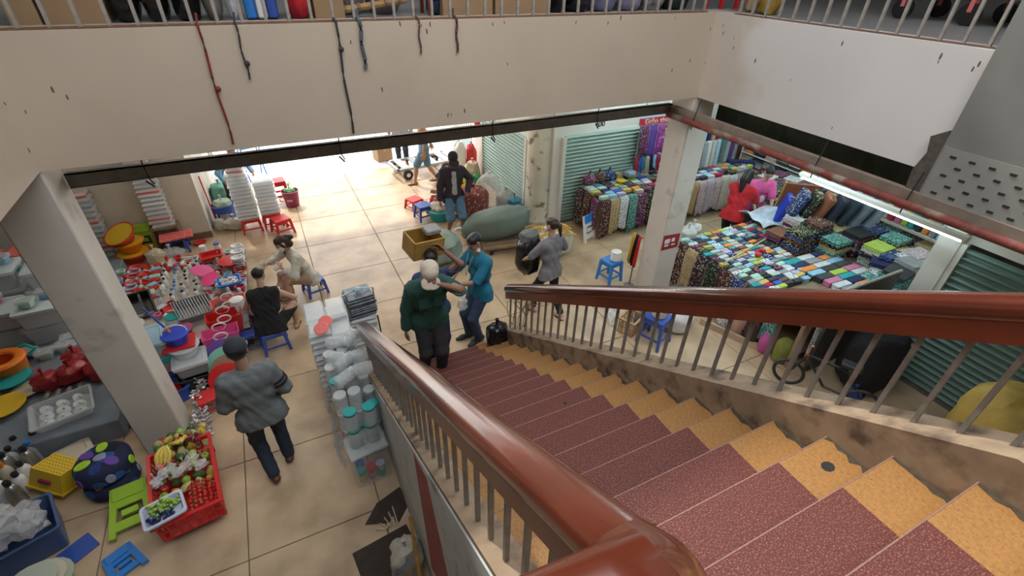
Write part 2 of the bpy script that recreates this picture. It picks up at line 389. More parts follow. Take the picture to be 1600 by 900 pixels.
def handrail(label, xc, y_lo, y_hi, n_bal, off=0.0):
    t = thing('stair_railing', label, 'railing', (xc, 0, 0))
    def sweep(prof):
        return [[(x, y, zl(y)+h+off) for x, h in prof] for y in (y_lo, (y_lo+y_hi)/2, y_hi)]
    cap = [(-.055,.765),(-.068,.79),(-.068,.83),(-.058,.853),(-.035,.865),(0,.870),(.035,.865),(.058,.853),(.068,.83),(.068,.79),(.055,.765)]
    hr = obj('handrail', MB().rings(sweep(cap)), m_rail, t, True)
    obj('rail_board', MB().rings(sweep([(-.048,.655),(-.05,.765),(.05,.765),(.048,.655)])), m_rail_low, t)
    for k in range(n_bal):
        y = y_lo-.06-k*(y_lo-.06-y_hi-.06)/(n_bal-1)
        obj('baluster', MB().cb((0, y, zl(y)+.41+off), (.019, .019, .53)), m_bal, t)
    return t
handrail('varnished red wooden stair handrail on grey balusters, right side of the stairs', 2.28, 4.56, 0.14, 31)
lr = handrail('varnished red wooden stair handrail on grey balusters, left side of the stairs', .422, 4.50, .335, 30)
# the turn at the head of the left handrail, leading into the next flight
path = [(0, .35, 3.61), (0, .30, 3.648)]+[(-.078+.078*math.cos(q*pi/18), .275-.078*math.sin(q*pi/18), 3.668+.165*(q/9)**1.15) for q in range(10)]+[(-.16, .195, 3.855), (-.3, .193, 3.885), (-.5, .19, 3.95), (-1.2, .19, 4.2)]
def wreath(prof):
    R = []
    for i, p in enumerate(path):
        a, c = Vector(path[max(i-1,0)]), Vector(path[min(i+1,len(path)-1)]); d = (c-a); d.z = 0; d.normalize(); sd = Vector((d.y, -d.x, 0))
        R.append([tuple(Vector(p)+sd*x+Vector((0,0,h-.87))) for x, h in prof])
    return R
capw = [(-.055,.765),(-.068,.79),(-.068,.83),(-.058,.853),(-.035,.865),(0,.870),(.035,.865),(.058,.853),(.068,.83),(.068,.79),(.055,.765)]
obj('rail_turn', MB().rings(wreath(capw)), m_rail, lr, True)
obj('rail_turn_board', MB().rings(wreath([(-.048,.655),(-.05,.765),(.05,.765),(.048,.655)])), m_rail_low, lr)
handrail2 = None
# ------------------------------------------------------------ fluorescent tubes; the warm ceiling row is added, out of view
def tube_light(label, loc, length, along_y=False, col=(1, .97, .9), power=9.0):
    t = thing('tube_light', label, 'light', loc, pi/2 if along_y else 0)
    key = 'tube_%.2f_%.2f_%.1f' % (col[2], col[0], power)
    m = MATS.get(key)
    if not m:
        m = bpy.data.materials.new(key); m.use_nodes = True; b = m.node_tree.nodes['Principled BSDF']
        b.inputs['Emission Color'].default_value = (*col, 1); b.inputs['Emission Strength'].default_value = power; MATS[key] = m
    if loc[2] < 3.2:
        for a in (-.4,.4): obj('hanger_wire', MB().tube([(a*length,0,.07),(a*length,0,3.305-loc[2])], .004, 5), m_steel, t)
    else: obj('mount', MB().box(-.1,.1,-.03,.03,.07,3.302-loc[2]), m_white, t)
    obj('housing', MB().box(-length/2-.04, length/2+.04, -.04, .04, .03, .075), m_white, t)
    obj('tube', MB().tube([(-length/2,0,.012),(length/2,0,.012)], .018, 8), m, t, True)
    obj('end_cap', MB().box(-length/2-.03, -length/2, -.025, .025, -.01, .03), m_white, t); obj('end_cap', MB().box(length/2, length/2+.03, -.025, .025, -.01, .03), m_white, t)
for x, y, L_, ay, lab in ((-2.9, 6.6, 1.2, False, 'over the clear boxes stall'), (-.9, 7.0, 1.2, False, 'over the toy and kitchenware stall'), (1.4, 6.2, 1.2, False, 'over the walkway behind the stairs'), (3.2, 6.4, 1.2, False, 'over the sacks by the round pillar'), (.6, 8.6, 1.2, False, 'over the walkway towards the entrance'), (3.2, 9.2, 1.2, False, 'over the bags by the pale shutter')):
    tube_light('added warm white ceiling tube out of view '+lab, (x, y, 3.21), L_, ay, (1, .95, .86), 52)  # unseen ceiling lamps added to brighten the ground floor
for x, y, z, L_, ay, lab in ((6.0, 6.9, 2.75, 1.2, False, 'over the left end of the far fabric table'), (7.8, 6.9, 2.75, 1.2, False, 'over the right end of the far fabric table'), (6.3, 4.3, 2.75, 1.2, False, 'over the near fabric table'),
                      (7.9, 4.2, 2.75, 1.2, False, 'over the stacked fabric at the back of the near stall'), (9.3, 5.6, 2.75, 1.2, True, 'by the far fabric shelves'), (5.7, 3.4, 2.75, 1.2, True, 'added out of sight behind the right parapet')):  # last tube is an added lamp, hidden by the parapet
    tube_light('cool white fluorescent tube '+lab, (x, y, z), L_, ay, (.72, .92, 1.0), 78)
tube_light('long white fluorescent tube hung along the front of the near fabric stall', (6.25, 2.85, 2.12), 1.9, True, (.75, .93, 1.0), 12)
# ------------------------------------------------------------ smooth bodies from distance fields
def surfnet(F, lo, h):
    S = F < 0
    c = np.zeros(tuple(n-1 for n in F.shape), np.int8)
    for a in (0,1):
        for b in (0,1):
            for d in (0,1): c += S[a:F.shape[0]-1+a, b:F.shape[1]-1+b, d:F.shape[2]-1+d]
    mask = (c > 0) & (c < 8)
    idx = -np.ones(mask.shape, np.int64); ijk = np.argwhere(mask); idx[mask] = np.arange(len(ijk))
    acc = np.zeros((len(ijk), 3)); cnt = np.zeros(len(ijk))
    for ax in range(3):
        o1, o2 = [k for k in range(3) if k != ax]
        for a in (0,1):
            for b in (0,1):
                p = ijk.copy(); p[:,o1] += a; p[:,o2] += b; q = p.copy(); q[:,ax] += 1
                f0 = F[tuple(p.T)]; f1 = F[tuple(q.T)]; cr = (f0 < 0) != (f1 < 0)
                t = np.where(cr, f0/np.where(cr, f0-f1, 1), 0)
                v = np.zeros((len(ijk), 3)); v[:,o1] = a; v[:,o2] = b; v[:,ax] = t
                acc += v*cr[:,None]; cnt += cr
    V = lo+h*(ijk+acc/np.maximum(cnt, 1)[:,None])
    Q = []
    for ax in range(3):
        o1, o2 = (ax+1) % 3, (ax+2) % 3
        A = np.take(S, range(0, S.shape[ax]-1), ax); B = np.take(S, range(1, S.shape[ax]), ax)
        e = np.argwhere(A != B); e = e[(e[:,o1] > 0) & (e[:,o2] > 0) & (e[:,o1] < mask.shape[o1]) & (e[:,o2] < mask.shape[o2])]
        def cell(d1, d2):
            g = e.copy(); g[:,o1] += d1; g[:,o2] += d2; return idx[tuple(g.T)]
        q = np.stack([cell(-1,-1), cell(0,-1), cell(0,0), cell(-1,0)], 1)
        fl = ~A[tuple(e.T)]; q[fl] = q[fl][:, ::-1]
        Q.append(q)
    return V, np.concatenate(Q)
def cap(a, b, ra, rb, fl=1.0, fr=None): return (np.array(a, float), np.array(b, float), ra, rb, fl, None if fr is None else np.array(fr, float))
def sdf_mesh(prims, vox=0.012, k=0.025, cuts=(), sub=(), wr=0.0):
    lo = np.min([np.minimum(p[0], p[1])-max(p[2], p[3]) for p in prims], 0)-3*vox
    hi = np.max([np.maximum(p[0], p[1])+max(p[2], p[3]) for p in prims], 0)+3*vox
    n = np.ceil((hi-lo)/vox).astype(int)+1
    F = np.full(n, 0.2); axs = [lo[i]+vox*np.arange(n[i]) for i in range(3)]
    def ev(p, pad):
        a, b, ra, rb, fl, fr = p
        l = np.minimum(a, b)-max(ra, rb)-pad; u = np.maximum(a, b)+max(ra, rb)+pad
        s = [slice(max(0, int((l[i]-lo[i])/vox)), min(n[i], int((u[i]-lo[i])/vox)+2)) for i in range(3)]
        X = np.stack(np.meshgrid(*[axs[i][s[i]] for i in range(3)], indexing='ij'), -1)-a
        ab = b-a; L2 = max(ab@ab, 1e-9)
        t = np.clip(X@ab/L2, 0, 1); D = X-t[...,None]*ab
        if fr is not None: D = D+fr*((D@fr)*(1/fl-1))[...,None]
        return tuple(s), (np.sqrt((D*D).sum(-1))-(ra+(rb-ra)*t))*(fl if fr is not None else 1)
    for p in prims:
        s, d = ev(p, 0.05+k)
        o = F[s]; hh = np.clip(0.5+0.5*(o-d)/k, 0, 1); F[s] = o*(1-hh)+d*hh-k*hh*(1-hh)
    for p in sub:
        s, d = ev(p, 0.02); F[s] = np.maximum(F[s], -d)
    if wr or cuts:
        X = np.stack(np.meshgrid(*axs, indexing='ij'), -1)
        if wr: F = F+wr*(np.sin(X[...,2]*47+9*np.sin(X[...,0]*13)+X[...,1]*17)*.6+np.sin(X[...,0]*61+X[...,2]*29+5*np.sin(X[...,1]*19)))
        for q, nrm in cuts: F = np.maximum(F, -((X-np.array(q))@np.array(nrm)))
    return surfnet(F, lo, vox)
def np_mesh(name, VQ, m, smooth=True):
    V, Q = VQ; me = bpy.data.meshes.new(name); me.from_pydata(V.tolist(), [], Q.tolist())
    for x in (m if isinstance(m, (list, tuple)) else [m]): me.materials.append(x)
    if smooth: me.polygons.foreach_set('use_smooth', [True]*len(me.polygons))
    me.update(); return me
def join_np(L):
    V, Q, o = [], [], 0
    for v, q in L: V.append(v); Q.append(q+o); o += len(v)
    return np.concatenate(V), np.concatenate(Q)
_cache = {}
def hand_mesh(curl, vox):
    key = ('h', curl, vox)
    if key in _cache: return _cache[key]
    pr = [cap((-.02,.035,0),(.02,.035,0),.03,.03,.5,(0,0,1)), cap((-.026,.08,0),(.026,.08,0),.024,.024,.55,(0,0,1)), cap((0,-.015,0),(0,.03,0),.024,.03,.7,(0,0,1))]
    for x, L, sp in ((-.036,.062,-.12),(-.012,.078,-.04),(.012,.083,.04),(.035,.074,.12)):
        p = np.array((x,.092,0)); a = curl*.5
        for i, sl in enumerate((.42,.32,.26)):
            a += curl*(.5 if i else .3)
            q = p+np.array((math.sin(sp)*math.cos(a), math.cos(a), -math.sin(a)))*L*sl
            pr.append(cap(p, q, .0095-.001*i, .0088-.001*i)); p = q
    p = np.array((.034,.03,-.004)); q = p+np.array((.028,.028,-.012-.012*curl)); r = q+np.array((.006-.01*curl,.033,-.012*curl-.002))
    pr += [cap(p, q, .013, .011), cap(q, r, .0105, .009)]
    _cache[key] = sdf_mesh(pr, vox, .007); return _cache[key]
def head_mesh(vox):
    key = ('head', vox)
    if key not in _cache:
        pr = [cap((0,-.022,.03),(0,.02,.03),.076,.074,1,None), cap((0,.02,-.03),(0,.045,-.062),.056,.036), cap((-.03,.02,-.035),(.03,.02,-.035),.04,.04),
              cap((0,.094,.018),(0,.108,-.016),.009,.0135), cap((-.011,.098,-.02),(.011,.098,-.02),.009,.009),
              cap((-.03,.082,.03),(.03,.082,.03),.011,.011), cap((-.016,.084,-.047),(.016,.084,-.047),.009,.009), cap((0,.075,-.085),(0,.07,-.08),.018,.018),
              cap((-.04,.07,-.015),(-.045,.05,-.03),.02,.02), cap((.04,.07,-.015),(.045,.05,-.03),.02,.02)]
        for s in (-1,1): pr.append(cap((s*.077,-.008,.018),(s*.079,-.004,-.02),.017,.012,.5,(1,0,0)))
        _cache[key] = sdf_mesh(pr, vox, .018, sub=[cap((-.031,.1,.008),(-.029,.1,.008),.015,.015), cap((.029,.1,.008),(.031,.1,.008),.015,.015)])
    return _cache[key]
def frame(y, z):
    """rotation whose columns are x, y, z axes: y given, z as near as possible"""
    y = np.array(y, float); y /= np.linalg.norm(y); x = np.cross(y, z); x /= np.linalg.norm(x); return np.stack([x, y, np.cross(x, y)], 1)
def xf(VQ, R, t, s=1.0, mirror=False):
    V, Q = VQ; V = V*np.array((-1 if mirror else 1, 1, 1)); return V@(R*s).T+t, (Q[:, ::-1] if mirror else Q)
def ik(a, b, l1, l2, pole):
    a, b = np.array(a, float), np.array(b, float); d = b-a; L = np.linalg.norm(d)
    if L > (l1+l2)*.995: b = a+d/L*(l1+l2)*.995; d = b-a; L = np.linalg.norm(d)
    x = (l1*l1-l2*l2+L*L)/(2*L); y = math.sqrt(max(l1*l1-x*x, 0)); u = d/L
    p = np.array(pole, float); p -= u*(p@u); p /= max(np.linalg.norm(p), 1e-6)
    return a+u*x+p*y, b
m_eye = mat('eye', (.03,.02,.02), .3); m_eyew = mat('eye_white', (.75,.72,.68), .3); m_lip = mat('lip', (.35,.12,.10), .5)
m_hair = mat('black_hair', (.012,.010,.010), .45, .4, 60, bump=.3); m_hairb = mat('dark_brown_hair', (.03,.016,.012), .45, .4, 60, bump=.3); m_hairg = mat('greying_hair', (.10,.09,.085), .6, .4, 60)
def skin(n, c): return mat('skin_'+n, c, .5, .08, 9)
sk_l, sk_m, sk_d = skin('light', (.56,.35,.25)), skin('tan', (.40,.22,.14)), skin('brown', (.24,.12,.075))

def person(label, loc, face, h=1.65, pz=None, lean=0.0, roll=0.0, py=0.0, head=(0,0), hands=None, feet=None, top=None, bottom=None, shoes=None,
           hair='short', hm=None, sk=None, curl=(.5,.5), epole=None, kpole=(0,1,0), palms=None, vox=.011, group=None, fat=1.0, extra=None, gaze=True):
    """one figure. local frame: front +Y, right-hand side +X, up Z; hand and foot targets in metres"""
    u1 = h/1.7; sk = sk or sk_m; hm = hm or m_hair
    rz = math.atan2(-face[0], face[1])
    t = thing('person', label, 'person', loc, rz, group)
    Pv = np.array((0, py, pz if pz else .50*h)); X = np.array((1.,0,0))
    up = np.array((math.sin(roll), math.sin(lean), math.cos(lean))); up /= np.linalg.norm(up)
    fr = np.cross(up, X); fr /= np.linalg.norm(fr); rt = np.cross(fr, up)
    nb = Pv+up*.318*h; hp, hy = head
    hu = np.array((math.sin(roll)*.5, math.sin(lean*.6+hp*.5), math.cos(lean*.6+hp*.5)))
    hc = nb+hu*.125*h
    hf = np.array((math.sin(hy)*math.cos(lean*.5+hp), math.cos(hy)*math.cos(lean*.5+hp), -math.sin(lean*.5+hp)))
    HR = frame(hf, np.array((hu[0], hu[1]*.6+math.sin(hp)*.7, 1.0)))
    sh = {s: nb-up*.03*h+rt*(k*.104*h) for s, k in (('L',-1),('R',1))}
    hip = {s: Pv+rt*(k*.052*h)-up*.01*h for s, k in (('L',-1),('R',1))}
    ua, fa, th, sn = .165*h, .15*h, .245*h, .235*h
    hands = hands or {}; feet = feet or {}
    el, wr_, kn, an = {}, {}, {}, {}
    for s, k in (('L',-1),('R',1)):
        tg = hands.get(s, (k*.17*h, .02*h, .46*h)); ep = (epole or {}).get(s, (k*.5, -1, -.3))
        el[s], wr_[s] = ik(sh[s], tg, ua, fa, ep)
        ft = np.array(feet.get(s, (k*.06*h, 0, 0)), float); ft[2] += .045*h
        kn[s], an[s] = ik(hip[s], ft, th, sn, kpole if not isinstance(kpole, dict) else kpole[s])
    q = fat*u1
    tors = [cap(Pv-rt*.04*h, Pv+rt*.04*h, .115*q, .115*q, .82, fr), cap(Pv+up*.03*h, Pv+up*.14*h, .120*q, .112*q, .78, fr), cap(Pv+up*.17*h-rt*.035*h, Pv+up*.17*h+rt*.035*h, .105*q, .105*q, .78, fr),
            cap(Pv+up*.25*h-rt*.05*h, Pv+up*.25*h+rt*.05*h, .098*q, .098*q, .82, fr), cap(sh['L']+rt*.02*h, sh['R']-rt*.02*h, .055*q, .055*q)]
    body = [cap(a[0], a[1], a[2]-.008, a[3]-.008, a[4], a[5]) for a in tors]
    body.append(cap(nb-up*.03*h, hc-hu*.05*h, .056*u1, .048*u1))
    fd = {}
    for s in 'LR':
        body += [cap(sh[s], el[s], .046*u1, .036*u1), cap(el[s], wr_[s], .037*u1, .024*u1), cap(hip[s], kn[s], .078*u1, .052*u1), cap(kn[s], kn[s]*.6+an[s]*.4, .05*u1, .048*u1), cap(kn[s]*.6+an[s]*.4, an[s], .048*u1, .032*u1)]
        d = np.array((0.15*(1 if s == 'R' else -1), 1, 0)); d /= np.linalg.norm(d); fd[s] = d
        ftz = np.array((0,0,-.028*h))
        body += [cap(an[s]+ftz*.9-d*.03*h, an[s]+ftz*1.0+d*.07*h, .03*u1, .032*u1, .75, (0,0,1)), cap(an[s]+ftz*1.0+d*.07*h, an[s]+ftz*1.15+d*.105*h, .033*u1, .024*u1, .6, (0,0,1)), cap(an[s], an[s]+ftz, .032*u1, .03*u1)]
    parts = [sdf_mesh(body, vox, .03), xf(head_mesh(.006), HR, hc, u1)]
    pw = palms or {}
    HF = {}
    for i, s in enumerate('LR'):
        d = wr_[s]-el[s]; k = 1 if s == 'R' else -1
        pn = np.array(pw.get(s, (-k, .2, 0)), float); pn -= 0; R = frame(d, -pn)
        HF[s] = (R, wr_[s])
        parts.append(xf(hand_mesh(curl[i], .0045), R, wr_[s], u1*.98, mirror=(s == 'R')))
    inst('body', np_mesh('body', join_np(parts), sk), t)
    b = MB()
    for s in (-1,1): b.ball((s*.03,.087,.008), (.012,.008,.007), 8, 5)
    e = inst('eyes', b.mesh('eyes', m_eye, True), t); e.matrix_local = Matrix([[*(HR[i]*u1), hc[i]] for i in range(3)]+[[0,0,0,1]])
    b = MB().ball((0,.0925,-.047), (.02,.006,.0065), 8, 5)
    e = inst('lips', b.mesh('lips', m_lip, True), t); e.matrix_local = Matrix([[*(HR[i]*u1), hc[i]] for i in range(3)]+[[0,0,0,1]])
    # hair
    if hair:
        cr = [cap((0,-.03,.037),(0,.012,.045),.083,.078)]
        sb = [cap((0,.12,-.06),(0,.115,.0),.075,.078), cap((-.07,.07,-.1),(.07,.07,-.1),.07,.07)]
        if hair == 'long': cr += [cap((0,-.06,.02),(0,-.095,-.1),.07,.075), cap((0,-.095,-.1),(.02,-.09,-.30),.07,.035), cap((-.06,-.02,.0),(-.07,-.02,-.12),.035,.025), cap((.06,-.02,.0),(.07,-.02,-.12),.035,.025)]
        if hair == 'pony': cr += [cap((0,-.1,.05),(0,-.135,.02),.03,.035), cap((0,-.135,.02),(0,-.15,-.13),.035,.015)]
        if hair == 'front': cr += [cap((.0,-.1,.03),(0,-.15,-.03),.04,.045), cap((.045,.03,.0),(.06,.05,-.12),.03,.038), cap((.06,.05,-.12),(.03,.12,-.28),.04,.025), cap((-.05,.02,.0),(-.06,.02,-.1),.03,.03), cap((0,-.05,0),(0,-.06,-.1),.07,.06)]
        if hair == 'bun': cr += [cap((0,-.085,.09),(0,-.09,.1),.035,.035)]
        inst('hair', np_mesh('hair', xf(sdf_mesh(cr, .007, .02, sub=sb, wr=.0015), HR, hc, u1), hm), t)
    # clothes
    def sleeve(fr_, g0, g1=None):
        L = []
        for s in 'LR':
            a = min(fr_, 1); L.append(cap(sh[s], sh[s]+(el[s]-sh[s])*a, .052*u1+g0, (.052-.010*a)*u1+(g1 or g0)))
            if fr_ > 1: L.append(cap(el[s], el[s]+(wr_[s]-el[s])*(fr_-1), .042*u1+(g1 or g0), .033*u1+(g1 or g0)))
        return L
    if bottom:
        k_, m, ln = bottom[:3]; g = bottom[3] if len(bottom) > 3 else .014
        L = [cap(a[0], a[1], a[2]+g*.6, a[3]+g*.6, a[4], a[5]) for a in tors[:2]]; cuts = [(Pv+up*.10*h, -up)]
        for s in 'LR':
            a = min(ln, 1); L.append(cap(hip[s], hip[s]+(kn[s]-hip[s])*a, .080*u1+g, (.082-.028*a)*u1+g))
            if ln > 1: L.append(cap(kn[s], kn[s]+(an[s]-kn[s])*(ln-1), .054*u1+g, (.054-.010*(ln-1))*u1+g))
            if k_ == 'skirt': pass
        if k_ == 'skirt':
            kk = (kn['L']+kn['R'])/2; aa = kk+((an['L']+an['R'])/2-kk)*.8
            L += [cap(kn['L'], kn['R'], .075*u1, .075*u1), cap(hip['L'], kn['L'], .10*u1, .085*u1), cap(hip['R'], kn['R'], .10*u1, .085*u1), cap(kk, aa, .11*u1, .13*u1)]
        inst('skirt' if k_ == 'skirt' else k_, np_mesh(k_, sdf_mesh(L, vox, .03, cuts, wr=.0022), m), t)
    if top:
        k_, m, sl, hem = top[:4]; g = top[4] if len(top) > 4 else .016
        L = [cap(a[0], a[1], a[2]+g, a[3]+g, a[4], a[5]) for a in tors]
        if hem > .02: L.append(cap(Pv-up*hem-rt*.04*h, Pv-up*hem+rt*.04*h, .125*q+g, .125*q+g, .8, fr))
        L += sleeve(sl, g*.8) if sl else []
        L.append(cap(nb-up*.01*h, nb+up*.012*h, .062*u1, .056*u1))
        cuts = [(Pv-up*hem, up), (nb+up*.028*h, -up)]
        tp = inst(k_, np_mesh(k_, sdf_mesh(L, vox, .028, cuts, wr=.003), m), t)
    if shoes:
        for s in 'LR':
            ftz = np.array((0,0,-.028*h)); a0 = an[s]; d = fd[s]
            base = a0+np.array((0,0,-.045*h+.012))
            if shoes[0] == 'sandal':
                b = MB(); sd = np.array((d[1], -d[0], 0))
                pts = [(-.045,.024),(-.02,.034),(.04,.036),(.09,.044),(.125,.038),(.14,.015)]
                ring = [base+d*y*h/1.6+sd*x for y, x in pts]+[base+d*y*h/1.6-sd*x for y, x in reversed(pts)]
                b.rings([[tuple(p+np.array((0,0,-.012))) for p in ring], [tuple(p+np.array((0,0,.008))) for p in ring]])
                so = obj('sandal', b, shoes[1], t)
                obj('strap', MB().tube([tuple(base+d*.05*h-sd*.042), tuple(base+d*.06*h+np.array((0,0,.055))), tuple(base+d*.05*h+sd*.042)], .012, 6, .5), shoes[1], so)
            else:
                L = [cap(a0+ftz*.8-d*.035*h, a0+ftz*.85+d*.07*h, .042*u1, .042*u1, .8, (0,0,1)), cap(a0+ftz*.85+d*.07*h, a0+ftz*1.0+d*.11*h, .042*u1, .032*u1, .7, (0,0,1)), cap(a0-np.array((0,0,.01)), a0+ftz, .043*u1, .042*u1)]
                inst('shoe', np_mesh('shoe', sdf_mesh(L, .009, .02, [((0,0,0.001),(0,0,1))] if False else ()), shoes[1]), t)
    info = dict(t=t, HR=HR, hc=hc, u=u1, wr=wr_, HF=HF, el=el, kn=kn, an=an, nb=nb, up=up, fr=fr, P=Pv, rt=rt, sh=sh)
    if extra: extra(info)
    return info
def on_head(I, name, VQ, m):
    return inst(name, np_mesh(name, xf(VQ, I['HR'], I['hc'], I['u']), m), I['t'])
def cap_hat(I, m, name='cap', brim=True):
    o = on_head(I, name, sdf_mesh([cap((0,-.02,.062),(0,.012,.06),.092,.088)], .008, .02, cuts=[((0,0,.035),(0,-.12,1))]), m)
    if brim: o2 = inst('brim', np_mesh('brim', xf(sdf_mesh([cap((-.03,.125,.052),(.03,.125,.052),.068,.068,.16,(0,.287,.958))], .007, .01), I['HR'], I['hc'], I['u']), m), o)
    return o
def mask(I, m):
    return on_head(I, 'face_mask', sdf_mesh([cap((-.03,.062,-.045),(.03,.062,-.045),.052,.052)], .007, .01, cuts=[((0,.045,0),(0,1,0)), ((0,0,-.005),(0,0,-1))]), m)
def world(I, p): return I['t'].matrix_basis @ Vector(p)

# ------------------------------------------------------------ the people
c_grey = cl('grey_jacket', (.145,.16,.165)); c_navy = cl('dark_jeans', (.022,.034,.055)); c_black = cl('black', (.012,.012,.014)); c_green = cl('dark_green', (.022,.075,.06))
c_dk = cl('charcoal_trousers', (.03,.028,.028)); c_teal = cl('teal_polo', (.012,.16,.26)); c_jean = cl('jeans', (.04,.065,.12)); c_den = cl('denim_shorts', (.10,.20,.30))
c_cream = cl('cream', (.58,.56,.50)); c_skirt = cl('dusty_pink', (.42,.27,.20)); c_red = cl('red', (.55,.02,.03)); c_pink = cl('pink', (.75,.13,.35)); c_white = cl('white', (.62,.62,.60))
c_jack = cl('dark_plum_jacket', (.035,.025,.04)); c_blue = cl('blue_work', (.04,.09,.24)); c_lblue = cl('light_blue', (.14,.30,.48)); c_gt = cl('grey_tee', (.20,.195,.21))
s_black = pl('black_sole', (.012,.012,.012), .5); s_brown = pl('brown_sole', (.10,.035,.02), .5); s_red = pl('red_shoe', (.35,.03,.02), .5)

def ex(I):
    cap_hat(I, cl('dark_cap', (.03,.035,.042)))
    R = inst('sleeve_stripe', MB().lathe([(.078,0),(.083,.0),(.083,.02),(.078,.02)], n=16).mesh('sleeve_stripe', c_black), I['t'])
    for k, f_ in ((0,.45),(1,.62)):
        R = R if k == 0 else inst('sleeve_stripe', R.data, I['t'])
        d = Vector(I['el']['R']-I['sh']['R']); p = Vector(I['sh']['R'])+d*f_
        R.matrix_local = Matrix.Translation(p) @ d.to_track_quat('Z','Y').to_matrix().to_4x4()
    c = inst('collar', MB().lathe([(.072,0),(.078,.03),(.07,.032),(.064,0)], n=16).mesh('collar', c_grey), I['t'])
    c.matrix_local = Matrix.Translation(Vector(I['nb']-I['up']*.01))
person('man in grey jacket and dark cap walking away beside the fruit crate', (-.70, 3.80, 0), (-.12, 1), 1.70, pz=.85, hands=dict(L=(-.19,.20,.90), R=(.20,.18,.90)), epole=dict(L=(-.55,-1,0), R=(.6,-1,0)),
       feet=dict(L=(-.09,-.10,.03), R=(.09,.10,0)), kpole={'L':(-.2,1,0),'R':(0,1,0)}, top=('jacket', c_grey, 2, .08, .032), bottom=('jeans', c_navy, 2, .016), shoes=('shoe', s_brown), head=(.25,.0), curl=(.8,.8), fat=1.08, extra=ex)

def ex(I):
    b = MB(); R = I['HF']
    p = (I['wr']['L']+I['wr']['R'])/2+np.array((.0,.13,.02))
    o = inst('white_pad', MB().cb((0,0,0),(.20,.15,.014)).mesh('white_pad', pl('paper', (.78,.80,.80))), I['t'], tuple(p), (.35,0,-.3))
person('woman in black sleeveless top seated on a blue stool, back to the stairs', (-.60, 5.86, 0), (.10, 1), 1.55, pz=.355, lean=.42, head=(.30,.1), hands=dict(L=(-.06,.36,.56), R=(.16,.36,.55)), epole=dict(L=(-1,-.4,-.4), R=(1,-.3,-.3)), palms=dict(L=(0,0,1), R=(0,0,1)),
       feet=dict(L=(-.20,.42,0), R=(.26,.36,0)), kpole={'L':(-.35,.5,1),'R':(.5,.4,1)}, top=('tank_top', c_black, 0, .10, .02), bottom=('shorts', c_black, .95, .02), shoes=('sandal', s_brown), hair='short', sk=sk_l, extra=ex, fat=1.08)

def ex(I):
    mask(I, pl('mask_white', (.75,.76,.76)))
    for s in 'LR': inst('white_cup', MB().lathe([(.035,0),(.045,.07),(.047,.07),(.047,.075),(.04,.075),(.036,.02),(.0,.012)], n=14).mesh('white_cup', pl('cup', (.72,.72,.70))), I['t'], tuple(I['wr'][s]+np.array((0,.10,.01))), (1.2,.3,0))
person('woman in cream blazer and pink skirt seated on a low stool inspecting cups', (.02, 6.98, 0), (-1, -.28), 1.60, pz=.33, lean=.36, head=(.38,0), hands=dict(L=(-.10,.38,.66), R=(.10,.50,.68)), epole=dict(L=(-1,-.5,-.5), R=(1,-.5,-.5)),
       feet=dict(L=(-.10,.36,0), R=(.12,.44,0)), kpole=(0,.5,1), top=('blazer', c_cream, 1.6, .10, .024), bottom=('skirt', c_skirt, 1.1, .02), shoes=('sandal', s_brown), hair='front', hm=m_hairb, sk=sk_l, extra=ex)

person('man in pale blue shirt bending behind the stacks of clear trays', (-.95, 10.78, 0), (.45, -1), 1.62, lean=.75, head=(.4,0), hands=dict(L=(-.25,.52,.85), R=(.30,.55,.8)), feet=dict(L=(-.15,.1,0), R=(.15,-.05,0)), top=('shirt', c_lblue, 1.9, .05), bottom=('trousers', c_dk, 2), shoes=('sandal', s_brown), hm=m_hairg, vox=.014)

def ex(I):
    cap_hat(I, cl('cream_cap', (.60,.52,.42)))
    inst('collar', MB().lathe([(.068,0),(.08,.028),(.072,.034),(.062,.0)], n=16).mesh('collar', c_green), I['t'], tuple(I['nb']-I['up']*.012), (-.15,0,0))
    pk = inst('pocket', MB().cb((0,0,0),(.10,.008,.12)).mesh('pocket', c_green), I['t'], tuple(I['P']+I['up']*.36+I['fr']*.128-I['rt']*.08), (.0,0,0))
    inst('pocket', pk.data, I['t'], tuple(I['P']+I['up']*.36+I['fr']*.128+I['rt']*.08))
person('man in dark green shirt stepping up the stairs with a hand on his cream cap', (1.10, 4.17, .315), (-.06, -1), 1.70, pz=.86, lean=.22, head=(.72,.2), hands=dict(R=(.28,.05,.76), L=(-.04,.34,1.50)), epole=dict(R=(.6,-1,0), L=(-1,.3,-.4)), palms=dict(L=(.3,-1,0)),
       feet=dict(L=(-.09,.05,0), R=(.09,-.06,0)), top=('shirt', c_green, 1.95, .10, .028), bottom=('trousers', c_dk, 2, .02), shoes=('shoe', s_black), sk=sk_d, extra=ex, fat=1.08)

person('porter in dark blue steadying a wooden box on his shoulder behind the green-shirted man', (1.33, 4.74, 0), (-.10, -1), 1.66, lean=.05, head=(.15,.2), hands=dict(L=(-.16,.06,1.66), R=(.22,.05,.78)), epole=dict(L=(-1,.6,-.2), R=(1,-.6,0)), palms=dict(L=(1,0,.3)),
       feet=dict(L=(-.10,-.05,0), R=(.09,.06,0)), top=('shirt', cl('blue_shirt', (.03,.05,.13)), 1.9, .06, .022), bottom=('trousers', cl('navy_trousers', (.02,.03,.08)), 2), shoes=('sandal', s_red), sk=sk_d)

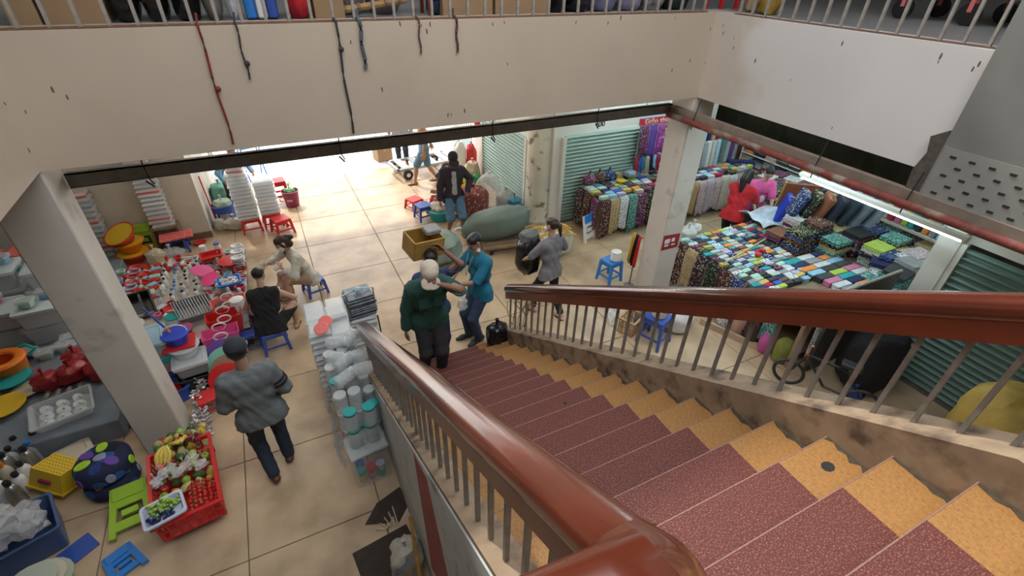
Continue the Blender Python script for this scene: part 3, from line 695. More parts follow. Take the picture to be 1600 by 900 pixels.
def ex(I):
    p = (I['wr']['L']+I['wr']['R'])/2+np.array((0,.10,.035))
    inst('phone', MB().cb((0,0,0),(.075,.15,.01)).mesh('phone', pl('phone', (.10,.12,.2), .2)), I['t'], tuple(p), (.5,0,.1))
    inst('lanyard', MB().tube([(-.05,.09,1.40),(-.03,.15,1.25),(0,.17,1.12),(.03,.15,1.25),(.05,.09,1.40)], .005, 5).mesh('lanyard', pl('lanyard', (.3,.35,.4))), I['t'])
    on_head(I, 'face_mask', sdf_mesh([cap((-.03,.045,-.095),(.03,.045,-.095),.045,.045,.7,(0,1,0))], .007, .01), pl('mask_white', (.75,.76,.76)))
person('man in teal polo shirt leaning on the stair rail looking at his phone', (1.97, 4.88, 0), (-1, -.25), 1.66, py=-.05, lean=.02, head=(.55,0), hands=dict(L=(-.04,.34,1.06), R=(.10,.33,1.05)), epole=dict(L=(-1,-.6,-.3), R=(1,-.8,-.2)), palms=dict(L=(0,-.2,1), R=(0,-.2,1)), curl=(.8,.8),
       feet=dict(L=(-.06,.03,0), R=(.10,.08,0)), top=('polo_shirt', c_teal, .95, .10, .022), bottom=('jeans', c_jean, 2, .016), shoes=('shoe', s_black), sk=sk_m, extra=ex, fat=1.08)

def ex(I): mask(I, pl('mask_white', (.75,.76,.76)))
person('woman in grey t-shirt walking off with a black plastic bundle under her arm', (3.13, 4.95, 0), (-.28, 1), 1.58, lean=.04, head=(.1,-.15), hands=dict(L=(-.24,.34,.90), R=(.20,.22,.92)), epole=dict(L=(-1,-.4,-.6), R=(1,-.6,-.3)), palms=dict(L=(.8,.3,0)),
       feet=dict(L=(-.10,.20,0), R=(.08,-.22,0)), top=('t_shirt', c_gt, .9, .09, .024), bottom=('leggings', c_black, 1.85, .006), shoes=('sandal', s_black), hair='pony', hm=m_hairb, sk=sk_l, extra=ex)

def ex(I):
    cap_hat(I, cl('dark_cap2', (.02,.02,.025)))
    inst('inner_shirt', np_mesh('inner_shirt', sdf_mesh([cap(I['P']+I['up']*.08+I['fr']*.075, I['P']+I['up']*.44+I['fr']*.07, .062, .055, .8, I['fr'])], .011, .02), cl('pale_tee', (.42,.43,.42))), I['t'])
person('man in dark zip jacket and denim shorts standing looking down by the green sacks', (2.76, 7.90, 0), (-.10, -1), 1.62, head=(.65,.1), hands=dict(L=(-.24,.10,.90), R=(.27,.06,.78)), epole=dict(L=(-1,-.8,.2), R=(1,-.5,0)), palms=dict(L=(1,0,0)),
       feet=dict(L=(-.14,.10,0), R=(.12,-.02,0)), top=('jacket', c_jack, 1.95, .12, .03), bottom=('shorts', c_den, 1.02, .03), shoes=('sandal', s_black), sk=sk_d, extra=ex, vox=.013)

person('small girl in red clothes sitting by the turquoise basin', (2.98, 8.98, 0), (-1, -.1), 1.18, pz=.26, lean=.25, head=(.4,0), hands=dict(L=(-.06,.26,.46), R=(.08,.26,.44)), feet=dict(L=(-.08,.30,0), R=(.08,.32,0)), kpole=(0,.5,1), top=('tank_top', c_red, 0, .05), bottom=('trousers', cl('hot_pink', (.60,.03,.10)), 1.5, .02), shoes=('sandal', s_red), hair='bun', sk=sk_m, vox=.013)

person('walker in denim shorts and sandals pulling the flat cart by the entrance', (3.03, 10.55, 0), (-1, .2), 1.66, lean=.05, feet=dict(L=(-.06,.26,0), R=(.08,-.26,0)), hands=dict(R=(.25,-.2,.8)), top=('t_shirt', cl('orange_tee', (.5,.22,.12)), .9, .05), bottom=('shorts', c_den, .95, .03), shoes=('sandal', s_brown), sk=sk_m, vox=.014)
person('person in dark trousers standing behind the flat cart at the entrance', (2.86, 11.9, 0), (-.3, -1), 1.66, feet=dict(L=(-.10,.14,0), R=(.10,-.1,0)), top=('shirt', cl('grey_shirt', (.3,.3,.32)), 1.9, .05), bottom=('trousers', c_navy, 1.7), shoes=('sandal', s_brown), sk=sk_m, vox=.014)

person('long-haired woman in red top leaning over the fabric, seen from behind', (6.98, 5.22, 0), (1, .35), 1.60, pz=.80, lean=.30, head=(.25,.1), hands=dict(L=(-.10,.52,.92), R=(.22,.50,.86)), epole=dict(L=(-1,0,-.6), R=(1,0,-.6)), palms=dict(L=(0,0,-1), R=(0,0,-1)), top=('blouse', c_red, 1.0, .10, .03), bottom=('trousers', c_navy, 2), shoes=('sandal', s_red), hair='long', hm=m_hair, sk=sk_l, vox=.013)
def ex(I):
    p = I['P']+I['up']*.30+I['fr']*.128
    inst('print_patch', MB().lathe([(.0,0),(.055,.0),(.05,.012),(.0,.014)], n=12, sy=1.3).mesh('print_patch', pl('white', (.8,.8,.78))), I['t'], tuple(p-I['up']*.06+I['fr']*.0), (-pi/2-.1,0,0))
    inst('print_line', MB().cb((0,0,0),(.15,.012,.022)).mesh('print_line', pl('maroon', (.25,.02,.08))), I['t'], tuple(p+I['up']*.05))
person('woman in bright pink t-shirt examining cloth between the fabric tables', (7.60, 5.30, 0), (-.45, -1), 1.60, lean=.10, head=(.55,.15), hands=dict(L=(-.10,.40,.86), R=(.16,.40,.84)), epole=dict(L=(-1,-.3,-.5), R=(1,-.3,-.5)), palms=dict(L=(0,0,-1), R=(0,0,-1)), top=('t_shirt', c_pink, .85, .08, .03), bottom=('trousers', c_dk, 2), shoes=('sandal', s_brown), hair='bun', hm=m_hair, sk=sk_l, extra=ex, vox=.013)
# ------------------------------------------------------------ kit of market goods
p_red = pl('red', (.60,.02,.02)); p_blue = pl('blue', (.04,.10,.42)); p_bblue = pl('bright_blue', (.03,.22,.65)); p_green = pl('lime', (.36,.58,.05)); p_teal = pl('teal', (.02,.36,.36)); p_yel = pl('yellow', (.75,.50,.03))
p_pink = pl('pink', (.80,.12,.35)); p_orange = pl('orange', (.85,.22,.02)); p_white = pl('white', (.8,.8,.78)); p_black = pl('black', (.02,.02,.022)); p_gray = pl('grey', (.28,.29,.30)); p_purple = pl('purple', (.17,.07,.35)); p_brown = pl('brown', (.17,.08,.05))
p_pale = pl('pale_blue', (.33,.50,.60)); p_lilac = pl('lilac', (.55,.58,.72)); p_mint = pl('mint', (.25,.62,.48)); p_salmon = pl('salmon', (.80,.20,.18)); p_navy = pl('navy', (.015,.03,.12)); p_cream = pl('cream', (.62,.55,.42)); p_maroon = pl('maroon', (.25,.02,.04))
p_clear = mat('clear_plastic', (.80,.86,.90), .12, .03, 3, alpha=.34); p_frost = mat('frosted_plastic', (.84,.88,.90), .18, .05, 3, alpha=.45); p_bag = mat('thin_clear_bag', (.85,.87,.88), .22, .2, 20, alpha=.42, bump=.6)
p_any = mat('plastic_any', (1,1,1), .38, .05, 3, obcol=True); c_any = mat('cloth_any', (1,1,1), .9, .16, 14, bump=.3, obcol=True)
m_card = mat('cardboard', (.36,.235,.13), .85, .08, 4); m_wood = mat('worn_wood', (.24,.16,.10), .75, .3, 7)
NAMED = dict(red=(.60,.03,.03), crimson=(.42,.02,.06), pink=(.62,.20,.34), orange=(.80,.26,.05), yellow=(.62,.48,.14), lime=(.42,.55,.10), green=(.05,.28,.12), teal=(.03,.33,.36), sky=(.30,.55,.75), blue=(.04,.13,.50), navy=(.02,.03,.10), purple=(.20,.07,.32), brown=(.20,.09,.05), beige=(.58,.48,.34), grey=(.30,.30,.31), charcoal=(.05,.05,.055), white=(.64,.66,.67), black=(.015,.015,.017), mint=(.45,.68,.58), lilac=(.50,.46,.66))

def stool(label, loc, rz, m, w=.28, h=.30, top=.84, group=None):
    t = thing('plastic_stool', label, 'stool', loc, rz, group)
    obj('seat', MB().rbox((0,0,h-.015), (w*top,w*top,.03), .03), m, t, True)
    s = w*top/2-.02; e = w/2-.015
    for a in (-1,1):
        for c in (-1,1):
            b = MB(); r = .017
            b.rings([[(a*e-r,c*e-r,0),(a*e+r,c*e-r,0),(a*e+r,c*e+r,0),(a*e-r,c*e+r,0)], [(a*s-r*1.3,c*s-r*1.3,h-.02),(a*s+r*1.3,c*s-r*1.3,h-.02),(a*s+r*1.3,c*s+r*1.3,h-.02),(a*s-r*1.3,c*s+r*1.3,h-.02)]])
            obj('leg', b, m, t)
    q = e*.93
    for a in (-1,1):
        obj('crossbar', MB().box(-q,q,a*q-.008,a*q+.008,h*.28,h*.36), m, t); obj('crossbar', MB().box(a*q-.008,a*q+.008,-q,q,h*.28,h*.36), m, t)
        obj('apron', MB().box(-s,s,a*s-.006,a*s+.006,h*.78,h*.93), m, t); obj('apron', MB().box(a*s-.006,a*s+.006,-s,s,h*.78,h*.93), m, t)
    return t
def folding_stool(label, loc, rot, m, w=.26, h=.42, m2=None):
    """folded flat plastic step stool: frame with window and a seat flap"""
    t = thing('folding_stool', label, 'stool', loc, rot=rot)
    for a in (-1,1): obj('leg', MB().rings([[(a*w*.5-.025,-.02,0),(a*w*.5+.025,-.02,0),(a*w*.5+.025,.02,0),(a*w*.5-.025,.02,0)], [(a*w*.38-.03,-.02,h),(a*w*.38+.03,-.02,h),(a*w*.38+.03,.02,h),(a*w*.38-.03,.02,h)]]), m, t)
    obj('panel', MB().box(-w*.40,w*.40,-.012,.012,h*.12,h*.30), m, t); obj('panel', MB().box(-w*.36,w*.36,-.012,.012,h*.58,h*.72), m, t)
    obj('handle_bar', MB().box(-w*.22,w*.22,-.016,.016,h*.38,h*.50), m, t)
    obj('seat_flap', MB().rbox((0,0,h*.86), (w*.9,.06,h*.28), .012), m2 or m, t)
    return t
def jar_mesh(r, h, m_body, m_lid, key, n=14):
    k = ('jar', key)
    if k not in _cache:
        _cache[k] = (MB().lathe([(r*.86,0),(r,.012),(r,h*.78),(r*.86,h*.88),(r*.86,h*.93),(r*.82,h*.93),(r*.95,h*.77),(r*.95,.02),(r*.5,.012)], n=n).mesh('jar_body', m_body, True), MB().lathe([(r*.92,h*.88),(r*.94,h*.90),(r*.94,h*.985),(r*.88,h),(.0,h*1.002)], n=n).mesh('lid', m_lid, True))
    return _cache[k]
def jar(label, loc, r, h, m_body, m_lid, key, group=None, rot=None, name='plastic_jar', cat='jar'):
    a, b = jar_mesh(r, h, m_body, m_lid, key); t = thing(name, label, cat, loc, 0, group, rot)
    inst('body', a, t); inst('lid', b, t); return t
def bowl(b, r0, r1, h, th=.008, n=20, c=(0,0,0), sx=1, sy=1):
    return b.lathe([(r0*.9,0),(r0,.006),(r1,h-.01),(r1+.012,h-.008),(r1+.012,h),(r1-th,h),(r0-th,th+.006),(.001,th)], c, n, sx, sy)
def basin(label, loc, r0, r1, h, m, name='plastic_basin', cat='basin', rot=None, sx=1, sy=1, group=None, handle=None):
    t = thing(name, label, cat, loc, 0, group, rot)
    obj('bowl', bowl(MB(), r0, r1, h, sx=sx, sy=sy), m, t, True)
    obj('rim', MB().lathe([(r1-.002,h-.014),(r1+.018,h-.012),(r1+.018,h-.002),(r1,h+.002)], n=20, sx=sx, sy=sy), m, t, True)
    if handle:
        obj('handle', MB().tube([(-r1*sx,0,h)]+[(-r1*sx*math.cos(pi*k/8), .02, h+r1*.75*math.sin(pi*k/8)) for k in range(1,8)]+[(r1*sx,0,h)], .007, 6), handle, t)
    return t
def tub(label, loc, d, m, m_lid=None, rz=0, name='storage_box', cat='box', group=None, handles=None, top=1.12, rot=None):
    """open or lidded plastic box with sloping walls, rim and handles"""
    t = thing(name, label, cat, loc, rz, group, rot); x, y, h = d[0]/2, d[1]/2, d[2]; s = 1/top; th = .008
    def rr(ix, iy, z, r=.03):
        o = []
        for sx, sy, a0 in ((1,1,0),(-1,1,90),(-1,-1,180),(1,-1,270)):
            for a in (0,45,90): q = math.radians(a0+a); o.append((sx*(ix-r)+r*math.cos(q), sy*(iy-r)+r*math.sin(q), z))
        return o
    b = MB(); b.rings([rr(x*s,y*s,0), rr(x,y,h), rr(x-th,y-th,h), rr(x*s-th,y*s-th,.01)]); obj('tub', b, m, t, False)
    obj('rim', MB().rings([rr(x+.014,y+.014,h-.02), rr(x+.014,y+.014,h-.002), rr(x-.004,y-.004,h-.002), rr(x-.004,y-.004,h-.02)], closed=True), m_lid or m, t)
    if m_lid is not None: obj('lid', MB().rings([rr(x+.016,y+.016,h), rr(x+.016,y+.016,h+.018), rr(x-.03,y-.03,h+.026), rr(x-.04,y-.04,h+.018)]), m_lid, t)
    if handles:
        for a in (-1,1): obj('handle', MB().box(a*(x+.02)-.014, a*(x+.02)+.014, -.07, .07, h*.72, h*.80), handles, t)
    return t
def blob(r, seed, wr=.18, n=22, m=14, fold=6, flat=True):
    """wrinkled sack-like surface"""
    rnd = random.Random(seed); ph = [rnd.uniform(0, 6.28) for _ in range(8)]; b = MB(); R = []
    for i in range(m+1):
        a = -pi/2+pi*(.02+.96*i/m); row = []
        for k in range(n):
            f = 2*pi*k/n
            q = 1+wr*(.35*math.sin(fold*f+ph[0]+2*a)+.35*math.sin(3*f+ph[1]-3*a)+.3*math.sin(2*fold*f+ph[2]+5*a)*abs(math.cos(a))+.3*math.sin(7*a+ph[3]+f))
            z = math.sin(a); z = math.copysign(abs(z)**.75, z); c = math.cos(a)**.65
            row.append((r[0]*c*math.cos(f)*q, r[1]*c*math.sin(f)*q, max(r[2]*z*(1+(q-1)*.4), -r[2]*.93) if flat else r[2]*z*q))
        R.append(row)
    return b.rings(R)
def sack(label, loc, r, m, seed, rz=0, knot=True, name='sack', cat='sack', rot=None, group=None, wr=.18, fold=6):
    t = thing(name, label, cat, (loc[0], loc[1], loc[2]+r[2]*.93), rz, group, rot)
    obj('bag', blob(r, seed, wr, fold=fold), m, t, True)
    if knot: obj('knot', MB().lathe([(r[0]*.16,0),(r[0]*.07,.03),(r[0]*.12,.07),(r[0]*.17,.10),(.01,.09)], (0,0,r[2]*.9), 9), m, t, True)
    return t
def pot(b): pass
def bottle_mesh(key, r, h, m_body, m_cap):
    k = ('bot', key)
    if k not in _cache:
        _cache[k] = (MB().lathe([(r*.9,0),(r,.006),(r,h*.62),(r*.75,h*.74),(r*.42,h*.80),(r*.42,h*.84)], n=12).mesh('bottle_body', m_body, True), MB().lathe([(r*.5,h*.83),(r*.52,h*.84),(r*.52,h*.97),(r*.45,h),(.0,h)], n=12).mesh('cap', m_cap, True))
    return _cache[k]
def bottle(label, loc, key, r, h, mb_, mc, group, rot=None):
    a, c = bottle_mesh(key, r, h, mb_, mc); t = thing('bottle', label, 'bottle', loc, 0, group, rot); inst('body', a, t); inst('cap', c, t); return t
def carton(label, loc, d, rz=0, m=None, tape=True, group=None, mark=False):
    t = thing('cardboard_box', label, 'box', loc, rz, group); m = m or m_card
    obj('carton', MB().rbox((0,0,d[2]/2), d, .008), m, t)
    obj('flap', MB().box(-d[0]/2+.004, -.003, -d[1]/2+.004, d[1]/2-.004, d[2], d[2]+.004), m, t); obj('flap', MB().box(.003, d[0]/2-.004, -d[1]/2+.004, d[1]/2-.004, d[2], d[2]+.004), m, t)
    if tape: obj('tape', MB().box(-.03,.03,-d[1]/2-.002,d[1]/2+.002,d[2]*.7,d[2]+.006), mat('tape', (.45,.30,.15), .3), t)
    if mark:
        k = obj('label_sheet', MB().box(-.09,.03,-d[1]/2-.003,-d[1]/2,d[2]*.45,d[2]*.85), p_white, t)
        for i in range(4): obj('print_line', MB().box(-.08,.02-.02*(i % 2),-d[1]/2-.005,-d[1]/2-.002,d[2]*(.50+.08*i),d[2]*(.53+.08*i)), p_gray, k)
    return t
# ------------------------------------------------------------ fruit crate at the left column
def crate(label, loc, d, m, rz=0, name='plastic_crate'):
    t = thing(name, label, 'crate', loc, rz); x, y, h = d[0]/2, d[1]/2, d[2]
    obj('base', MB().box(-x*.94,x*.94,-y*.94,y*.94,0,.014), m, t)
    for a in (-1,1):
        for ax in (0,1):
            L_, w_ = (y, x) if ax == 0 else (x, y)
            b = MB()
            def bar(u0, u1, z0, z1, q0=.94, q1=1.0):
                v0, v1 = w_*(q0+(q1-q0)*z0/h), w_*(q0+(q1-q0)*z1/h); th = .010
                def p(u, v, z): return (a*v, u, z) if ax == 0 else (u, a*v, z)
                b.add([p(u0,v0-th,z0),p(u1,v0-th,z0),p(u1,v0,z0),p(u0,v0,z0),p(u0,v1-th,z1),p(u1,v1-th,z1),p(u1,v1,z1),p(u0,v1,z1)], [(0,3,2,1),(4,5,6,7),(0,1,5,4),(1,2,6,5),(2,3,7,6),(3,0,4,7)])
            wl = obj('wall', b.box(0,0,0,0,0,0) if False else b, m, t) if False else None
            bar(-L_,L_,h*.86,h); bar(-L_*.95,L_*.95,0,h*.10); bar(-L_*.97,L_*.97,h*.46,h*.54)
            n = max(4, int(2*L_/.07))
            for k in range(n+1): u = -L_*.95+2*L_*.95*k/n; bar(u-.009,u+.009,h*.08,h*.88)
            obj('lattice_wall', b, m, t)
    obj('rim', MB().rings([[(sx*(x+o),sy*(y+o),z) for sx,sy in ((1,1),(-1,1),(-1,-1),(1,-1))] for o,z in ((.02,h-.012),(.02,h+.004),(-.012,h+.004),(-.012,h-.012))], closed=True), m, t)
    return t
crate('red plastic lattice crate full of imitation fruit at the foot of the left column', (-1.50, 3.78, .10), (.52, .86, .26), p_red, .13)
tag(obj('crate_stand', MB().rings([[(-.16,-.2,0),(.16,-.2,0),(.16,.2,0),(-.16,.2,0)],[(-.2,-.28,.10),(.2,-.28,.10),(.2,.28,.10),(-.2,.28,.10)]]), p_maroon, loc=(-1.50,3.72,0), rot=(0,0,.13)), 'dark red plastic stand under the fruit crate', 'stand')
f_apple = pl('apple', (.55,.05,.03)); f_lime = pl('green_apple', (.32,.50,.08)); f_or = pl('orange_fruit', (.80,.33,.04)); f_ban = pl('banana', (.78,.56,.10)); f_dkg = pl('avocado', (.07,.14,.05)); f_grape = pl('red_grape', (.20,.02,.04)); f_straw = pl('strawberry', (.62,.03,.02)); f_mang = pl('mango', (.60,.42,.10)); f_stem = pl('stem', (.10,.14,.04)); f_pear = pl('pear', (.50,.50,.20)); f_kiwi = pl('kiwi', (.28,.19,.10))
FR = {}
def fruit(kind, loc, rot=(0,0,0)):
    if kind not in FR:
        b = MB(); s = MB()
        if kind in ('red apple','green apple','orange','kiwi','peach'):
            r = dict(kiwi=.032).get(kind, .04); b.lathe([(.006,-r*.86),(r*.55,-r*.92),(r*.95,-r*.4),(r,.1*r),(r*.8,r*.7),(r*.4,r*.9),(.004,r*.72)], n=12); s.tube([(0,0,r*.7),(.004,.003,r*1.25)], .004, 5)
        elif kind == 'banana bunch':
            for k in range(4):
                a = -.5+.33*k; b.tube([(.0,0,.05),(.03*math.cos(a)+.02,.06*math.sin(a)*1.2,.045),(.085,.075*math.sin(a)*1.6,.02),(.135,.07*math.sin(a)*1.6,-.02),(.155,.06*math.sin(a)*1.5,-.045)], [.01,.018,.021,.018,.008], 7)
            s.tube([(-.025,0,.06),(.01,0,.05)], .012, 6)
        elif 'grapes' in kind:
            rnd = random.Random(3)
            for k in range(26): a = rnd.uniform(0,6.28); q = rnd.uniform(0,1); b.ball((.10*q-.05+.012*math.cos(a), (.052-.03*q)*math.sin(a), .02*math.cos(a)+.008), .0145, 7, 5)
            s.tube([(-.05,0,.01),(-.08,0,.03)], .005, 5)
        elif kind == 'strawberry': b.lathe([(.003,-.024),(.012,-.017),(.018,0),(.017,.010),(.008,.017),(.002,.016)], n=9); s.lathe([(.015,.012),(.006,.02),(.002,.021)], n=5)
        elif kind in ('mango','avocado','pear'): b.lathe([(.004,-.055),(.03,-.045),(.042,-.012),(.034,.025),(.02,.05),(.004,.058)], n=12); s.tube([(0,0,.055),(.003,0,.07)], .004, 5)
        elif kind == 'star fruit':
            R = []
            for q, z in ((.2,-.06),(.8,-.03),(1,0),(.8,.03),(.2,.06)): R.append([(.042*q*(1 if k % 2 == 0 else .55)*math.cos(2*pi*k/10), .042*q*(1 if k % 2 == 0 else .55)*math.sin(2*pi*k/10), z) for k in range(10)])
            b.rings(R); s.tube([(0,0,.055),(0,0,.07)], .004, 5)
        mm = {'red apple':f_apple,'green apple':f_lime,'orange':f_or,'kiwi':f_kiwi,'peach':p_salmon,'banana bunch':f_ban,'green grapes':f_lime,'red grapes':f_grape,'black grapes':p_navy,'strawberry':f_straw,'mango':f_mang,'avocado':f_dkg,'pear':f_pear,'star fruit':f_ban}[kind]
        FR[kind] = (b.mesh('flesh', mm, True), s.mesh('stem', f_stem, True))
    t = thing('imitation_'+kind.replace(' ','_'), {'banana bunch':'yellow imitation banana bunch on top of the fruit heap','green grapes':'bright green imitation grape bunch in the lilac tray','black grapes':'black imitation grape bunch in the lilac tray','red grapes':'dark red imitation grape bunch at the top of the fruit heap','strawberry':'small red imitation strawberry in the front of the crate'}.get(kind, 'imitation '+kind+' in the heap of fruit by the column'), 'fruit', loc, 0, 'imitation '+kind+' pieces by the column', rot)
    inst('flesh', FR[kind][0], t); inst('stem', FR[kind][1], t)
def lay(x, y): # crate axes -> world
    c, s = math.cos(.13), math.sin(.13); return (-1.50+x*c-y*s, 3.78+x*s+y*c)
random.seed(11)
heap = ['green apple','pear','kiwi','avocado','mango','orange','star fruit','peach','green apple','kiwi','pear','mango','red apple','avocado']
i = 0
for gy in range(9):
    for gx in range(5):
        q = lay(-.19+gx*.095+U(-.01,.01), -.02+gy*.092+U(-.01,.01))
        z = .21+.10*math.exp(-((gx-2)/1.7)**2-((gy-5)/3.5)**2)
        fruit(heap[(i*5+gy) % len(heap)], (q[0], q[1], z+U(0,.02)), (U(-1,1), U(-1,1), U(0,6))); i += 1
for gy in range(5):
    for gx in range(4):
        q = lay(-.17+gx*.09+U(-.01,.01), .12+gy*.105+U(-.015,.015)); fruit(heap[(i*3+gx*2) % len(heap)], (q[0], q[1], .375+U(-.01,.015)), (U(-1,1), U(-1,1), U(0,6))); i += 1
for gy in range(7):
    for gx in range(6):
        q = lay(.03+gx*.038+U(-.005,.005), -.36+gy*.046+U(-.006,.006)); fruit('strawberry', (q[0], q[1], .30+.03*math.sin(gx)+U(0,.012)), (U(-1.5,1.5), U(-1,1), U(0,6)))
for (x, y, z, k) in ((.05,.30,.45,'banana bunch'),(.14,.36,.44,'red grapes'),(-.08,.36,.44,'banana bunch'),(.02,.46,.40,'red grapes')):
    q = lay(x, y); fruit(k, (q[0], q[1], z), (0,0,U(0,6)))
q = lay(-.155, -.33)
tub('lilac tray of green and black grapes on the front corner of the fruit crate', (q[0], q[1], .372), (.30, .24, .06), p_lilac, None, .25, 'fruit_tray', 'tray')
for k, (x, y) in enumerate(((-.23,-.27),(-.14,-.26),(-.08,-.29),(-.22,-.39),(-.13,-.39),(-.18,-.33))):
    q = lay(x, y); fruit('green grapes' if k < 3 or k == 5 else 'black grapes', (q[0], q[1], .415), (0,0,U(0,6)))
for k in range(7):
    q = lay(-.2+.06*k, .04+.05*(k % 3)); sack('crumpled clear bag of fruit in the crate', (q[0], q[1], .36+.02*(k % 2)), (.055,.045,.035), p_bag, 40+k, U(0,3), True, 'clear_bag', 'bag', group='clear bags among the fruit', wr=.3)
folding_stool('lime green folding stool lying open left of the fruit crate', (-1.99, 3.62, .05), (-1.38, 0, .12), p_green, .30, .50)
folding_stool('bright blue folded stool lying flat under the fruit tray', (-1.96, 3.22, .025), (-1.55, 0, .5), p_bblue, .22, .30)
# heap of silver packets along the column
b = MB(); random.seed(5)
for k in range(260):
    y = U(4.48, 5.3); x = -1.53+U(0,.17)*(1-.25*(y-4.5)); z = U(.02,.10+.28*(y-4.45)*.8)
    b.T = Matrix.Translation((x,y,z)) @ Matrix.Rotation(U(0,6),4,'Z') @ Matrix.Rotation(U(0,3),4,'X'); b.cb((0,0,0),(U(.02,.05),U(.015,.035),U(.006,.014)))
tag(obj('silver_packets', b, mat('silver_foil', (.62,.60,.62), .3, .3, 30, metal=.5)), 'heap of small silver foil packets along the left column', 'packets', kind='stuff')

# ------------------------------------------------------------ floral poufs, yellow basket, bins
pf = pattern('pouf_print', (.015,.02,.06), [(.015,.02,.07),(.02,.10,.30),(.01,.01,.02),(.015,.02,.07)], 6)
def pouf(label, loc, r, h, cols, seed):
    t = thing('floral_pouf', label, 'cushion', loc, .4*seed)
    obj('cushion', MB().lathe([(r*.8,0),(r*.98,h*.2),(r,h*.5),(r*.97,h*.8),(r*.82,h*.97),(r*.3,h*1.03),(.01,h*1.03)], n=26), pf, t, True)
    rnd = random.Random(seed)
    for k, c in enumerate(cols):
        a = 2*pi*k/len(cols)+rnd.uniform(-.2,.2); q = r*(.58 if k else .08)
        obj('leaf_patch', MB().lathe([(.0,.012),(r*.18,.010),(r*.21,.0),(r*.2,-.01)], n=14, sx=1.45), c, t, True, loc=(q*math.cos(a), q*math.sin(a), h*1.0), rot=(0,.14,a))
        obj('leaf_patch', MB().lathe([(.0,.012),(r*.14,.010),(r*.17,.0)], n=12, sx=1.3), cols[(k+2) % len(cols)], t, True, loc=(r*.985*math.cos(a+.5), r*.985*math.sin(a+.5), h*.5), rot=(0,pi/2-.1,a+.5))
cg, cp, cgr, ct = cl('lime_felt', (.42,.68,.03)), cl('purple_felt', (.16,.07,.38)), cl('pale_grey_felt', (.30,.33,.42)), cl('turquoise_felt', (.02,.35,.37))
pouf('lower round cushion with turquoise leaves in the stack by the left column', (-2.22, 4.30, 0), .225, .20, [ct, cgr, ct, cl('orange_felt', (.6,.28,.04)), ct], 2)
pouf('upper round navy cushion with lime and purple leaves by the left column', (-2.21, 4.31, .212), .235, .20, [cgr, cg, cp, cg, cl('navy_felt', (.02,.05,.2)), cp], 1)
def holed_basket(label, loc, rot, m):
    t = thing('plastic_basket', label, 'basket', loc, rot=rot)
    b = MB(); b.rings([[(-.19,-.14,0),(.19,-.14,0),(.19,.14,0),(-.19,.14,0)],[(-.16,-.115,.22),(.16,-.115,.22),(.16,.115,.22),(-.16,.115,.22)]]); obj('shell', b, m, t)
    obj('rim', MB().rings([[(sx*(.19+o),sy*(.14+o),z) for sx,sy in ((1,1),(-1,1),(-1,-1),(1,-1))] for o,z in ((.012,0),(.012,.02),(-.004,.02),(-.004,0))], closed=True), m, t)
    hole = MB().box(-.006,.006,-.006,.006,.2195,.2215).mesh('hole', mat('basket_hole', (.35,.20,.01), .8))
    for a in range(9):
        for c in range(6): inst('hole', hole, t, (-.13+a*.0325, -.09+c*.036, 0))
    obj('grip_slot', MB().box(-.06,.06,-.148,-.12,.10,.13), p_maroon, t)
holed_basket('bright yellow perforated basket lying upside down on the floor', (-2.70, 4.52, .05), (-.28, .12, -.65), p_yel)
tub('orange and white slatted tray behind the yellow basket', (-2.62, 4.80, .0), (.30,.22,.12), p_orange, p_cream, .4, 'slatted_tray', 'tray')
tub('blue tub packed with clear plastic bags at the lower left', (-2.82, 3.86, 0), (.60,.46,.30), pl('dusk_blue', (.07,.12,.26)), None, .35, 'plastic_tub', 'tub')
for k, (x, y, z) in enumerate(((-2.93,3.82,.22),(-2.78,3.98,.22),(-2.88,3.95,.30),(-2.70,3.86,.24))): sack('crumpled clear bag in the blue tub', (x,y,z), (.14,.11,.09), p_bag, 60+k, k, True, 'clear_bag', 'bag', group='clear bags in the blue tub', wr=.3)
tag(obj('box_cover', MB().rbox((0,0,.012),(.26,.2,.024),.03), p_blue, loc=(-2.42,3.66,0), rot=(0,0,.6)), 'dark blue plastic lid on the floor beside the blue tub', 'lid')
for k in range(3): basin(['outermost','middle','innermost'][k]+' pale oval basket of the nested set at the lower left corner', (-2.56, 3.33, .004+.045*k), .15-.025*k, .18-.03*k, .20-.01*k, [pl('pale_green', (.42,.47,.36)), p_cream, pl('pale_green2', (.50,.55,.46))][k], 'oval_basket', 'basket', sx=1.25)
# ------------------------------------------------------------ far left stall: platform, boxes, bottles
t = thing('stall_platform', 'low grey tarpaulin covered platform of the far left stall', 'platform', (-3.5, 6.9, 0))
obj('tarpaulin', MB().rbox((-.22,.45,.13),(2.16,2.95,.26),.03), mat('grey_tarp', (.20,.24,.30), .6, .2, 4), t); obj('front_step', MB().rbox((0,-1.50,.13),(2.6,.90,.26),.03), MATS['grey_tarp'], t)
random.seed(21)
for k, (x, y, n, col) in enumerate(((-3.10,6.95,2,p_bblue),(-3.55,7.05,2,p_pale),(-3.05,7.45,3,p_bblue),(-3.60,7.60,3,p_teal))):
    for i in range(n):
        tub('storage box with '+{p_bblue:'bright blue',p_pale:'pale blue',p_teal:'teal',p_blue:'dark blue'}[col]+' handles, '+['bottom','second tier','top'][i]+', '+ORDS[k]+' stack of the far left stall', (x+U(-.02,.02), y+U(-.02,.02), .262+i*.262), (.46,.40,.225), p_frost, p_clear if i < n-1 else pl('ice', (.62,.72,.78)), U(-.06,.06), handles=col, group='clear storage boxes at the far left stall')
